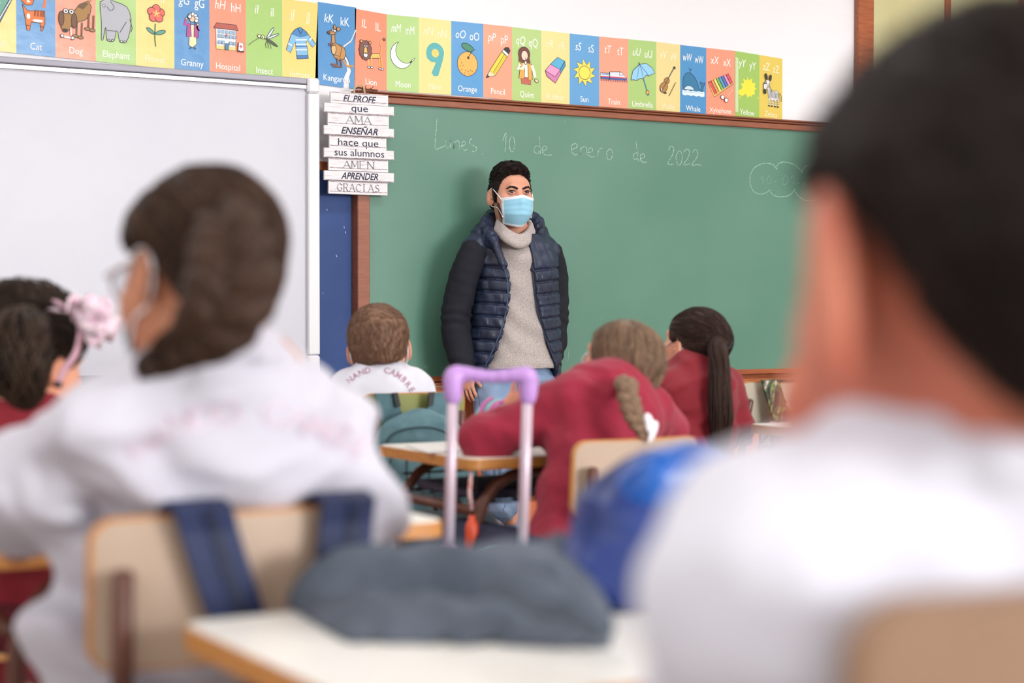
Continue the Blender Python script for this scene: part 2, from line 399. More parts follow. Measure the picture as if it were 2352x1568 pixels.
for q in [[(1918, 432), (1932, 408), (1930, 456)], [(1968, 408), (1954, 430), (1960, 456), (1972, 452), (1978, 426), (1966, 408)], [(1996, 442), (2012, 440)],
          [(2062, 408), (2046, 430), (2050, 458), (2068, 456), (2078, 428), (2062, 408)], [(2096, 424), (2106, 406), (2106, 460)], [(2132, 452), (2144, 450)],
          [(2166, 424), (2178, 412), (2188, 424), (2166, 456), (2190, 456)], [(2200, 424), (2212, 412), (2222, 426), (2200, 458), (2226, 458)]]:
    board_stroke(mb, q, .003, cv)
mb.obj('chalk_date', M_chalkfaint, board, kind='stuff')
mb = MB()
for q in [[(1296, 276), (1299, 281)], [(964, 840), (966, 842)], [(976, 842), (978, 844)], [(1307, 800), (1304, 830)], [(1312, 846), (1296, 858), (1290, 862)], [(1740, 700), (1742, 701)], [(1380, 730), (1381, 731)]]:
    board_stroke(mb, q, .003)
mb.obj('chalk_mark', M_chalkfaint, board, kind='stuff')
# eraser on the ledge
e0 = PY(987, 879, -.1); e1 = PY(1045, 879, -.1); zl = gb-.0495
er = thing('board_eraser', ((e0[0]+e1[0])/2, -.09, zl), 'small wooden-backed felt eraser lying on the chalk ledge', 'eraser')
MB().box((e0[0], -.112, zl), (e1[0], -.072, zl+.014), .003).obj('felt_pad', mat('dusty_felt', (178, 160, 130), .95, bump=.6, bscale=300), er)
MB().box((e0[0], -.114, zl+.014), (e1[0], -.07, zl+.025), .003).obj('wooden_back', M_orangewood, er)

# ============================================================ BLUE BOARD
bx0 = 2.6; bx1 = gx0-.006; bt = PY(740, 392, -.03)[2]
bb = thing('blue_display_board', ((bx0+bx1)/2, -.01, .72), 'dark blue display board between the whiteboard and the green chalkboard', 'display board')
M_blue = mat('blue_board_cloth', (44, 76, 136), .6, col2=(34, 62, 120), cscale=2, bump=.3, bscale=400)
MB().box((bx0, -.02, .74), (bx1, -.003, bt)).obj('panel', M_blue, bb)
MB().box((bx0, -.034, bt), (bx1, -.003, bt+.038), .004).obj('top_rail', M_orangewood, bb)
MB().box((bx0, -.034, .70), (bx1, -.003, .74), .004).obj('bottom_rail', M_orangewood, bb)
mb = MB()
for (a, c) in [((790, 520), (791, 524)), ((793, 531), (794, 536)), ((772, 585), (774, 590)), ((741, 672), (742, 674)), ((750, 480), (752, 483))]:
    mb.ribbon([PY(*a, -.0207), PY(*c, -.0207)], .0028, .0006, (0, -1, 0))
mb.obj('paint_chip', mat('chipped_white', (190, 200, 215), .8), bb, kind='stuff')

# ============================================================ INTERACTIVE WHITEBOARD
YW = -.105
wx1 = pxX(735, 500, YW); wxs = pxX(709, 500, YW); ztop = PY(725, 179, YW)[2]; zbot = .76; wx0 = wx1-2.0
wb = thing('interactive_whiteboard', ((wx0+wx1)/2, -.05, zbot), 'large interactive whiteboard in a white plastic frame at the left', 'whiteboard')
M_wbs = mat('whiteboard_surface', (202, 202, 212), .38, col2=(198, 198, 209), cscale=2)
M_wbf = mat('white_plastic_frame', (226, 226, 230), .35)
M_alu = mat('grey_aluminium_rail', (158, 156, 168), .5, metal=.15)
MB().box((wx0+.02, YW+.025, zbot+.02), (wxs+.006, -.04, ztop-.02)).obj('screen_surface', M_wbs, wb)
MB().box((wxs, YW, zbot+.1), (wx1, -.038, ztop-.062), .004).obj('side_rail', M_wbf, wb)
MB().box((wx0, YW, zbot+.1), (wx0+.05, -.038, ztop-.062), .004).obj('side_rail', M_wbf, wb)
MB().box((wx0+.05, YW+.004, ztop-.026), (wxs-.004, -.038, ztop-.003), .003).obj('top_rail', M_alu, wb)
MB().box((wx0+.05, YW+.012, ztop-.045), (wxs, YW+.03, ztop-.028), .002).obj('inner_strip', mat('bright_aluminium', (225, 222, 228), .18, metal=.9), wb)
MB().box((wx0+.05, YW+.004, zbot), (wxs-.004, -.038, zbot+.035), .003).obj('bottom_rail', M_alu, wb)
for xx in (wx0, wxs):
    for z0, z1 in ((ztop-.06, ztop), (zbot, zbot+.098)):
        MB().box((xx-.002*(xx != wx0), YW-.002, z0), ((wx1 if xx != wx0 else xx+.05)+.001, -.038, z1), .008).obj('corner_cap', M_wbf, wb)

MB().box((1.6, -.05, .95), (2.3, 0, 1.05), .004).obj('wall_bracket', M_alu, wb)
# ============================================================ ALPHABET POSTERS
YP = -.004
CB, CO, CG, CY = (66, 138, 196), (242, 140, 106), (160, 198, 104), (232, 206, 112)
def pm(c): return mat('poster_%d_%d_%d' % c, c, .28, coat=.35, bump=.25, bscale=14, bdist=.006)
TOPX = [-140, 735, 815, 888, 962, 1036, 1110, 1176, 1243, 1308, 1376, 1443, 1507, 1562, 1622, 1688, 1744, 1797]
TOPY = [-160, 8, 20, 33, 40, 48, 55, 62, 70, 77, 84, 90, 96, 103, 110, 117, 126, 135]
def ztp(px): return PY(px, float(np.interp(px, TOPX, TOPY)), YP)[2] if px >= 735 else PY(735, 8, YP)[2]+(pxX(735, 8, YP)-pxX(px, 8, YP))*.03
BOTX = [735, 815, 888, 962, 1036, 1110, 1176, 1243, 1308, 1376, 1443, 1507, 1562, 1622, 1688, 1744, 1797]
BOTY = [193, 202, 207, 212, 217, 222, 229, 235, 240, 245.5, 251.5, 257, 261.5, 266, 270, 274, 277]
def zbp(px): return PY(px, float(np.interp(px, BOTX, BOTY)), YP)[2]-.002 if px >= 735 else ztp(px)-(ztp(735)-zbp(735))
DK = (40, 38, 44)
class Pic:
    def __init__(s, x, z, U, sl): s.mb = MB(); s.ms = []; s.ml = {}; s.x = x; s.z = z; s.U = U; s.sl = sl; s.k = 0
    def W(s, u, v, h=0): return A([s.x+u*s.U, YP-.0016-s.k*.00022-h, s.z+v*s.U+s.sl*u*s.U])
    def m(s, c):
        if c not in s.ml: s.ml[c] = len(s.ms); s.ms.append(flat(c, .5))
        s.mb.mi = s.ml[c]; s.k += 1
    def p(s, c, pts, o=1):
        s.m(c); V = [s.W(*q) for q in pts]; s.mb.add(V, [list(range(len(V)))])
        if o: s.l(DK, list(pts)+[pts[0]], .035 if o == 1 else o)
        return s
    def e(s, c, x, y, rx, ry=None, rot=0, o=1, n=18, a0=0, a1=2*math.pi):
        ry = rx if ry is None else ry; full = a1-a0 > 6.2; nn = n if full else n+1
        cr, sr = math.cos(rot), math.sin(rot); pts = []
        for i in range(nn):
            t = a0+(a1-a0)*i/n; a, b_ = rx*math.cos(t), ry*math.sin(t); pts.append((x+a*cr-b_*sr, y+a*sr+b_*cr))
        return s.p(c, pts, o)
    def l(s, c, pts, wd=.04):
        s.m(c); pts = [A(q, float) for q in pts]; n = len(pts); V = []
        for i in range(n):
            t = pts[min(i+1, n-1)]-pts[max(i-1, 0)]; t = t/(np.linalg.norm(t)+1e-9); nn = A([-t[1], t[0]])*wd/2
            V += [s.W(*(pts[i]+nn)), s.W(*(pts[i]-nn))]
        s.mb.add(V, [(2*i, 2*i+1, 2*i+3, 2*i+2) for i in range(n-1)]); return s
WH = (245, 245, 245)
def d_book(q):
    q.p((60, 110, 150), [(-.5, .1), (.6, .9), (.9, .7), (.1, -.9), (-.1, -.9), (-1, -.1)]).p((110, 170, 150), [(-.9, 0), (.5, .95), (.75, .7), (0, -.75)]).l(WH, [(.0, -.82), (.82, .66)], .05).l(WH, [(-.4, .1), (.2, .4)], .12)
def d_cat(q):
    o = (232, 124, 58); q.l(o, spline([(.45, .35), (.55, .9), (.75, 1.1), (.95, .85)], 4), .14)
    q.p(o, [(-.75, .45), (-.45, .1), (.5, .2), (.5, -.5), (.35, -.95), (.28, -.95), (.25, -.5), (-.25, -.5), (-.35, -.98), (-.5, -.98), (-.6, -.3)]).p(o, [(-.8, .9), (-.72, 1.15), (-.55, 1.0), (-.3, 1.0), (-.12, 1.15), (-.08, .8), (-.2, .45), (-.55, .4), (-.78, .6)])
    q.e((240, 220, 90), -.6, .82, .09).e((240, 220, 90), -.28, .82, .09).e(DK, -.6, .82, .04, o=0).e(DK, -.28, .82, .04, o=0).e(WH, -.42, .62, .1, .06, o=0).e(WH, -.42, -.2, .1, .16, o=0).e(WH, .1, -.4, .3, .08, o=0)
    for x in (-.02, .15, .32, .45): q.l((150, 70, 40), [(x, .2), (x-.05, -.15)], .06)
    for x in (-.45, .3): q.l((150, 70, 40), [(x-.08, -.7), (x+.1, -.7)], .05)
def d_dog(q):
    o = (168, 124, 62); br = (120, 78, 46)
    q.p(o, [(-.2, .2), (.2, .75), (.7, 1.0), (.85, .7), (.75, .2), (.5, -.05), (-.1, -.3)]).p((110, 80, 48), [(.1, .6), (.45, .92), (.7, .85), (.4, .5)], 0).l(o, spline([(.75, .95), (.95, 1.25), (.8, 1.6)], 3), .05)
    for x, y in ((-.02, -.95), (.25, -1.0), (.62, -.5), (.88, -.55)): q.l(br, [(x+.08, y+.8), (x+.05, y)], .1); q.e(o, x, y, .16, .08)
    q.p(o, [(-.75, .25), (-.4, .35), (-.1, .1), (-.3, -.6), (-.55, -.8), (-.8, -.6)]).e(br, -.78, -.1, .14, .38).e(br, -.1, -.15, .15, .4).e(DK, -.58, -.72, .16, .1, o=0).e(WH, -.55, .3, .13).e(WH, -.25, .3, .13).e(DK, -.55, .3, .05, o=0).e(DK, -.25, .3, .05, o=0)
    q.l(WH, [(-.7, -1.05), (-.25, -1.1)], .09).e(WH, -.75, -1.02, .09).e(WH, -.2, -1.08, .09).l(WH, [(-.3, -.55), (-.28, -.95)], .06)
def d_elephant(q):
    g = (180, 182, 190); q.p(g, spline([(-.85, 1.0), (-.5, 1.2), (0, 1.1), (.6, .9), (.82, .3), (.75, -.4), (.55, -.95), (.2, -.98), (.1, -.5), (0, -.45), (-.1, -.95), (-.5, -.98), (-.55, -.3), (-.62, -.5), (-.7, -.95), (-.8, -.95), (-.78, -.2), (-.85, .6)], 2))
    q.l(DK, spline([(-.3, 1.1), (-.1, .8), (-.3, .6), (-.5, .8)], 3), .03).e(WH, -.65, .82, .06).l(DK, [(.75, .3), (.88, -.2), (.82, -.4)], .03).l(DK, [(.55, .1), (.2, -.5)], .03).l(DK, [(-.5, -.45), (0, -.45)], .03)
    for x in (-.4, -.2, .28, .48): q.e(WH, x, -.96, .06, .05)
def d_flower(q):
    q.l((70, 110, 60), [(0, .2), (-.03, -.6), (.02, -1.05)], .07).e((88, 160, 140), -.27, -.22, .26, .1, -.6).e((88, 160, 140), .3, -.25, .3, .11, .35)
    for i in range(5): a = i*1.2566+.3; q.e((238, 106, 92), .05+.27*math.cos(a), .75+.27*math.sin(a), .23)
    q.e((238, 106, 92), .05, .75, .22, o=0)
    for i in range(5): a = i*1.2566+.3; q.l((250, 210, 110), [(.05, .75), (.05+.2*math.cos(a), .75+.2*math.sin(a))], .05)
def d_granny(q):
    q.p((238, 226, 180), [(-.15, .4), (.2, .4), (.3, -.7), (.0, -.95), (-.2, -.8)]).p((180, 70, 150), [(-.3, .45), (-.1, .5), (-.05, -.3), (-.35, -.35)]).p((180, 70, 150), [(.15, .5), (.4, .3), (.38, -.35), (.12, -.3)])
    q.l((180, 70, 150), [(-.25, .4), (-.45, .35), (-.38, .65)], .16).l((180, 70, 150), [(.3, .35), (.42, .1), (.3, .4)], .14).e((240, 200, 170), -.35, .72, .07).e((240, 200, 170), .35, .45, .07)
    q.e((240, 200, 170), .0, .75, .17, .2)
    for x, y in ((-.1, .95), (.05, 1.02), (.2, .95), (.27, .8), (.25, .65), (-.16, .85)): q.e(WH, x, y, .11)
    q.l(DK, [(-.05, -.92), (-.15, -1.02)], .06).l(DK, [(.1, -.92), (.2, -1.02)], .06)
def d_hospital(q):
    q.p((240, 236, 236), [(-.7, -.8), (.45, -.8), (.5, .4), (-.72, .4)]).p((180, 84, 70), [(-.85, .35), (.62, .35), (.5, .65), (-.68, .65)]).p((236, 210, 130), [(-.7, -.8), (.45, -.8), (.46, -.6), (-.7, -.6)], 0)
    for r_ in (.2, -.05, -.4):
        for i in range(5):
            x = -.6+i*.22
            if not (r_ == -.4 and i == 2): q.p((150, 190, 225), [(x, r_-.1), (x+.14, r_-.1), (x+.14, r_+.08), (x, r_+.08)], .015)
    q.p((70, 130, 170), [(-.2, -.8), (0, -.8), (0, -.45), (-.2, -.45)], .02).l((200, 60, 60), [(-.12, .07), (-.12, -.07)], .04).l((200, 60, 60), [(-.18, 0), (-.06, 0)], .04)
    q.p(WH, [(.55, -.8), (.9, -.8), (.88, -.35), (.6, -.32)]).l((200, 60, 60), [(.72, -.45), (.72, -.65)], .05).l((200, 60, 60), [(.62, -.55), (.82, -.55)], .05).e(DK, .62, -.82, .06, o=0).e(DK, .84, -.82, .06, o=0)
def d_insect(q):
    q.e((215, 230, 235), .35, .4, .42, .07, 1.0).e((215, 230, 235), .5, .25, .42, .06, .45).e((70, 90, 60), .45, -.1, .4, .07, -.5).l(DK, [(.1, .05), (-.3, .1)], .05).e((220, 230, 170), -.1, .15, .11).e((220, 230, 170), -.32, .18, .1).e(DK, -.12, .14, .04, o=0)
    q.l(DK, spline([(-.35, .05), (-.6, -.1), (-.8, -.25), (-.95, -.4)], 3), .025)
    for x in (.05, .2, .35): q.l(DK, [(.15, .0), (x, -.25), (x+.06, -.45)], .025)
def d_jumper(q):
    lb = (126, 184, 224); q.p(lb, [(-.3, .8), (.0, .95), (.35, .75), (.95, .1), (.75, -.1), (.35, .3), (.5, -.75), (-.2, -.85), (-.3, .1), (-.6, -.55), (-.85, -.4), (-.55, .5)]).p((60, 130, 190), [(-.3, .8), (.0, .95), (.35, .75), (.45, .55), (0, .4), (-.5, .5)], .02)
    for y in (.2, -.05, -.35): q.l((235, 245, 250), [(-.28, y), (.4, y+.08)], .07)
    q.l((70, 110, 180), [(-.25, -.15), (.42, -.08)], .06).p((60, 120, 180), [(-.22, -.65), (.47, -.58), (.5, -.75), (-.2, -.85)], .02).l((235, 245, 250), [(-.75, -.05), (-.52, -.15)], .08).l((235, 245, 250), [(.55, .25), (.68, .42)], .08)
    q.l(DK, [(-.15, .85), (.02, .55), (.15, .85)], .035)
def d_kangaroo(q):
    o = (192, 138, 74); q.l(o, spline([(.3, -.4), (.6, -.85), (.98, -.8)], 4), .12).e(o, .15, -.2, .38, .42).p(o, [(-.3, .75), (-.12, .8), (-.08, .3), (.3, .1), (.2, -.4), (-.2, -.35), (-.35, .1), (-.3, .4)]).e((222, 180, 120), -.18, -.05, .14, .3)
    q.p(o, [(-.5, .85), (-.25, .98), (-.05, .95), (-.05, .78), (-.3, .7), (-.48, .72)]).e(o, -.12, 1.1, .07, .16).e(o, .1, 1.05, .1, .12, -.8).e(WH, -.25, .93, .07).e(WH, -.12, .92, .07).e(DK, -.25, .92, .03, o=0).e((110, 60, 50), -.48, .8, .08, .06)
    q.l((120, 76, 60), [(.0, -.5), (.05, -.85), (-.35, -.88)], .09).l((120, 76, 60), [(.2, -.5), (.28, -.95), (-.25, -.98)], .1).l((110, 70, 60), [(-.15, .25), (-.5, .2)], .05).l((110, 70, 60), [(-.15, .15), (-.5, .12)], .05)
def d_lion(q):
    y_ = (240, 188, 90); q.p(y_, [(-.1, -.05), (.6, .05), (.62, -.25), (-.1, -.35)])
    for x in (-.2, .0, .55, .7): q.l(y_, [(x, -.2), (x+.05, -.85)], .06); q.e(WH, x+.05, -.9, .09, .06)
    q.l(y_, spline([(.6, 0), (.7, .4), (.6, .7), (.85, .95)], 3), .04).e((130, 90, 80), .88, .95, .08)
    pts = []
    for i in range(22): a = i*2*math.pi/22; r_ = .47 if i % 2 else .42; pts.append((-.4+r_*math.cos(a)*.95, .1+r_*math.sin(a)*1.35))
    q.p((126, 76, 66), pts).p(y_, [(-.48, .3), (-.32, .3), (-.25, -.15), (-.55, -.15)]).e(WH, -.4, -.2, .15, .14).e(WH, -.46, .35, .07).e(WH, -.33, .35, .07).e(DK, -.46, .35, .03, o=0).e(DK, -.33, .35, .03, o=0).e((90, 60, 50), -.4, -.1, .06, .04, o=0).e((220, 160, 90), -.7, .6, .09).e((220, 160, 90), -.12, .6, .09)
def d_moon(q):
    out = [(.75*math.cos(t)-.1, .8*math.sin(t)+.05) for t in np.linspace(1.9, 6.0, 18)]; inn = [(.72*math.cos(t)+.22, .74*math.sin(t)+.32) for t in np.linspace(5.75, 2.35, 14)]
    q.p(WH, out+inn, .03)
def d_nine(q):
    pts = [(-.62+.0, .3)]+[(.6*math.cos(t), .6*math.sin(t)+.35) for t in np.linspace(3.1, 0, 16)]+[(.5, -.1), (.2, -1.0), (-.1, -1.05), (-.25, -.85), (.05, -.22), (-.3, -.2), (-.55, 0)]
    q.p((92, 176, 178), pts, 0).e(CY, .0, .33, .25, o=0)
def d_orange(q):
    q.e((250, 182, 92), 0, -.15, .68, .72, o=.03).e((72, 140, 110), .0, .83, .42, .2, -.35).l(DK, [(.05, .25), (.3, .6), (.5, .75)], .035).e((120, 90, 60), .05, .22, .06)
    for x, y in ((-.5, .1), (-.4, -.1), (-.5, -.3), (-.3, -.25), (-.4, -.5), (-.15, -.55), (.05, -.6), (.2, -.5), (.3, -.58), (-.2, -.7), (.1, -.75)): q.e((150, 90, 40), x, y, .03, o=0, n=6)
def d_pencil(q):
    q.p((246, 216, 70), [(-.62, -.45), (.3, .85), (.7, .55), (-.2, -.75)]).l(DK, [(-.35, -.55), (.5, .7)], .03).l((220, 190, 50), [(-.3, -.65), (.58, .6)], .08)
    q.p((232, 214, 180), [(-.9, -.95), (-.62, -.45), (-.2, -.75)]).p(DK, [(-.9, -.95), (-.8, -.75), (-.62, -.86)], 0).p(WH, [(.3, .85), (.7, .55), (.8, .72), (.42, 1.0)]).p((50, 46, 52), [(.42, 1.0), (.8, .72), (.92, .95), (.8, 1.15), (.58, 1.15)])
def d_quiet(q):
    q.p((196, 100, 84), [(-.45, -.6), (.3, -.6), (.3, -1.1), (-.4, -1.08)], .02).p((250, 240, 225), [(-.3, .3), (.2, .3), (.25, -.65), (-.35, -.65)]).p((244, 172, 80), [(-.45, .25), (-.15, .3), (-.2, -.75), (-.6, -.75)]).p((244, 172, 80), [(.05, .3), (.35, .2), (.4, -.75), (.1, -.8)])
    q.l((250, 246, 224), [(-.5, .15), (-.7, -.15), (-.3, -.1), (-.12, .3)], .2).l((250, 246, 224), [(.35, .15), (.5, -.2), (.6, -.6)], .2).e((246, 214, 190), .7, -.8, .15, .1, -.5).e((120, 58, 52), -.22, .82, .42, .45).p((120, 58, 52), [(-.6, .7), (.15, .7), (.25, .3), (-.62, .3)], 0)
    q.e((246, 214, 190), -.2, .72, .25, .32).e((246, 214, 190), -.12, .28, .09, .12).l(DK, [(-.15, .6), (-.13, .42)], .03)
def d_rubber(q):
    q.p((88, 176, 216), [(-.4, .35), (.15, .85), (.7, .65), (.35, .05)]).p((232, 156, 200), [(-.8, -.1), (-.4, .35), (.35, .05), (-.05, -.45)]).p((60, 150, 196), [(.7, .65), (.75, .35), (.38, -.2), (.35, .05)]).p((210, 126, 176), [(-.8, -.1), (-.05, -.45), (.35, .05), (.38, -.2), (-.02, -.85), (-.68, -.45)])
def d_sun(q):
    pts = []
    for i in range(20): a = i*2*math.pi/20; r_ = .85 if i % 2 else .52; pts.append((r_*math.cos(a+.12*(i % 2)), r_*math.sin(a+.12*(i % 2))))
    q.p((248, 222, 96), pts, .03).e((248, 226, 90), 0, 0, .42, o=.03)
def d_train(q):
    q.p((225, 228, 245), [(-1, .1), (-.3, .1), (-.3, .2), (.5, .25), (.98, -.1), (-1, -.1)]).p((210, 80, 90), [(-1, -.08), (1, -.08), (.98, -.15), (-1, -.15)], 0).p((60, 90, 160), [(-1, -.15), (.98, -.15), (.95, -.27), (-1, -.27)], 0).l(DK, [(-.32, .2), (-.32, -.3)], .06)
    for x in (-.9, -.7, -.5): q.p((150, 190, 230), [(x, .0), (x+.14, 0), (x+.14, .09), (x, .09)], .015)
    q.p(WH, [(.4, .05), (.7, .05), (.55, .2), (.4, .2)], .02)
    for i in range(12): q.l((110, 100, 120), [(-.95+i*.17, -.27), (-.93+i*.17, -.4)], .05)
def d_umbrella(q):
    q.l((60, 120, 150), [(.05, .0), (.4, -.9)], .09).l((60, 120, 150), [(.42, -.95), (.46, -1.1)], .16).e((224, 170, 90), .4, -.9, .12, .14)
    q.p((150, 206, 238), [(-.9, -.2), (-.75, .4), (-.25, .85), (.3, .95), (.75, .7), (.98, .35), (.75, .3), (.5, .15), (.3, .2), (.05, -.05), (-.2, -.05), (-.45, -.2), (-.7, -.15)])
    for p_ in ((-.45, -.2), (.05, -.05), (.5, .15)): q.l((60, 110, 150), spline([(-.25, .85), ((p_[0]-.2)/2, .5), p_], 3), .03)
    q.l(DK, [(-.25, .85), (-.29, .98)], .05)
def d_violin(q):
    q.l((70, 60, 66), [(.0, .15), (.5, .95)], .08).e((80, 66, 60), .55, .98, .1).e((176, 126, 62), -.15, -.05, .28, .22, .9).e((176, 126, 62), -.42, -.55, .42, .32, .9).l((110, 76, 40), [(-.55, -.75), (.0, .15)], .06).e(WH, -.65, -.72, .06, .12).e((110, 66, 40), -.3, -.95, .12, .06).l((120, 90, 50), [(.05, -1.15), (.65, -.1)], .05)
def d_whale(q):
    q.p((38, 116, 160), spline([(-.85, -.5), (-.85, .2), (-.6, .6), (-.2, .62), (.2, .3), (.45, -.25), (.6, -.45), (.7, -.2), (.55, .05), (.68, .12), (.8, .02), (.98, .1), (.9, -.1), (.8, -.3), (.75, -.6), (0, -.62)], 2)).e((200, 224, 236), -.35, -.5, .4, .28, a0=0, a1=3.14)
    zz = [(-.92+i*.23, -.62-.06*(i % 2)) for i in range(9)]; q.l((220, 238, 246), zz, .2).l((220, 238, 246), [(x, y-.16) for x, y in zz], .12).l((150, 190, 220), zz, .03)
    q.l((40, 60, 90), [(-.28, .62), (-.25, .85), (-.4, .95)], .03).l((40, 60, 90), [(-.25, .8), (-.15, .95)], .03)
def d_xylophone(q):
    q.p((244, 196, 96), [(-.95, .1), (-.5, -.75), (.95, .15), (.6, .75)])
    cs = [(230, 76, 76), (244, 150, 90), (248, 226, 110), (120, 184, 90), (74, 160, 200), (84, 110, 190), (226, 150, 196), (226, 76, 86)]
    for i, c in enumerate(cs):
        t = i/8; t2 = (i+.85)/8
        a = A([-.92, .15])+(A([.55, .75])-A([-.92, .15]))*t; b_ = A([-.92, .15])+(A([.55, .75])-A([-.92, .15]))*t2
        c_ = A([-.45, -.6])+(A([.9, .22])-A([-.45, -.6]))*t2; d = A([-.45, -.6])+(A([.9, .22])-A([-.45, -.6]))*t
        q.p(c, [tuple(a), tuple(b_), tuple(c_), tuple(d)], .02)
    q.l((230, 200, 170), [(.1, -.75), (.9, -.2)], .03).l((230, 200, 170), [(.35, -.85), (.8, -.2)], .03).e(WH, .1, -.72, .13).e(WH, .38, -.88, .13)
def d_yellow(q):
    pts = []
    for i in range(44):
        a = i*2*math.pi/44; r_ = .55+.03*math.sin(i*1.7)+(.18 if i % 4 == 0 else 0)+(.1 if i % 6 == 3 else 0); pts.append((.12+r_*math.cos(a), .02+r_*math.sin(a)))
    q.p((248, 226, 60), pts, 0); q.e((248, 226, 60), -.5, -.38, .3, .22, o=0); q.l((248, 226, 60), [(-.5, -.4), (-1.0, -.42)], .07); q.l((248, 226, 60), [(-.5, -.5), (-.7, -.8)], .07); q.e((248, 226, 60), .95, -.6, .06, o=0, n=8)
def d_zebra(q):
    w_ = (228, 226, 226); q.p(w_, [(-.3, .55), (-.15, .3), (.1, -.05), (.55, .05), (.75, -.1), (.75, -.6), (.4, -.7), (0, -.7), (-.25, -.5), (-.3, 0), (-.45, .2)])
    for x in (-.15, .1, .4, .65): q.l(w_, [(x, -.6), (x, -1.1)], .1); q.e(DK, x-.03, -1.15, .1, .06, o=0); q.l(DK, [(x-.06, -.8), (x+.06, -.82)], .04); q.l(DK, [(x-.06, -.95), (x+.06, -.97)], .04)
    q.p(w_, [(-.75, .35), (-.45, .75), (-.15, .7), (-.2, .3), (-.45, .15), (-.55, -.2), (-.7, -.15)]).e(DK, -.62, -.15, .13, .18).e(DK, -.5, .95, .11, .24, .2).e(DK, -.12, .9, .1, .24, -.2).e(WH, -.55, .5, .08).l(DK, [(-.8, .4), (-.45, .5)], .05)
    for i in range(7): x = -.15+i*.13; q.l(DK, [(x, .0-.02*i), (x-.04, -.55)], .035)
    for i in range(4): q.l(DK, [(-.3+i*.1, .45-i*.12), (-.42+i*.1, .25-i*.12)], .035)
    q.l(DK, [(.72, -.1), (.88, -.4), (.85, -.75)], .05)
PANELS = [('b', 'Book', -54, 37, CY, d_book), ('c', 'Cat', 37, 127, CB, d_cat), ('d', 'Dog', 127, 220, CO, d_dog), ('e', 'Elephant', 220, 312, CG, d_elephant), ('f', 'Flower', 312, 400, CY, d_flower), ('g', 'Granny', 400, 481, CB, d_granny), ('h', 'Hospital', 481, 565, CO, d_hospital), ('i', 'Insect', 565, 648, CG, d_insect),
 ('j', 'Jumper', 648, 730, CY, d_jumper), ('k', 'Kangaroo', 730, 815, CB, d_kangaroo), ('l', 'Lion', 815, 888, CO, d_lion), ('m', 'Moon', 888, 962, (176, 210, 132), d_moon), ('n', 'Nine', 962, 1036, (238, 218, 142), d_nine), ('o', 'Orange', 1036, 1110, (84, 154, 210), d_orange), ('p', 'Pencil', 1110, 1176, (248, 160, 128), d_pencil), ('q', 'Quiet', 1176, 1243, (176, 206, 124), d_quiet), ('r', 'Rubber', 1243, 1308, (242, 220, 146), d_rubber), ('s', 'Sun', 1308, 1376, (96, 162, 214), d_sun), ('t', 'Train', 1376, 1443, (250, 162, 134), d_train), ('u', 'Umbrella', 1443, 1507, (170, 204, 120), d_umbrella), ('v', 'Violin', 1507, 1562, (232, 214, 146), d_violin), ('w', 'Whale', 1562, 1622, (72, 146, 202), d_whale), ('x', 'Xylophone', 1622, 1688, (248, 152, 122), d_xylophone),
 ('y', 'Yellow', 1688, 1744, (158, 196, 96), d_yellow), ('z', 'Zebra', 1744, 1797, (226, 200, 90), d_zebra)]
M_print = mat('white_lettering', (250, 250, 246), .5); M_printf = mat('faint_lettering', (246, 238, 206), .5)
sheets = {}
for key, a, z_, lab in (('A', -54, 648, 'long alphabet poster sheet from Cat to Insect above the whiteboard'), ('J', 648, 1688, 'torn alphabet poster sheet from jumper to Xylophone above the chalkboard'), ('Y', 1688, 1797, 'short alphabet poster sheet with Yellow and Zebra panels at the right end')):
    xa, xb = pxX(a, 80, YP), pxX(z_, 80, YP); sheets[key] = thing('alphabet_poster', ((xa+xb)/2, YP, zbp((a+z_)/2)), lab, 'poster', 'alphabet posters in a row along the wall')
cv2 = lambda X, Y: (640+X/5.113, Y/5.113)
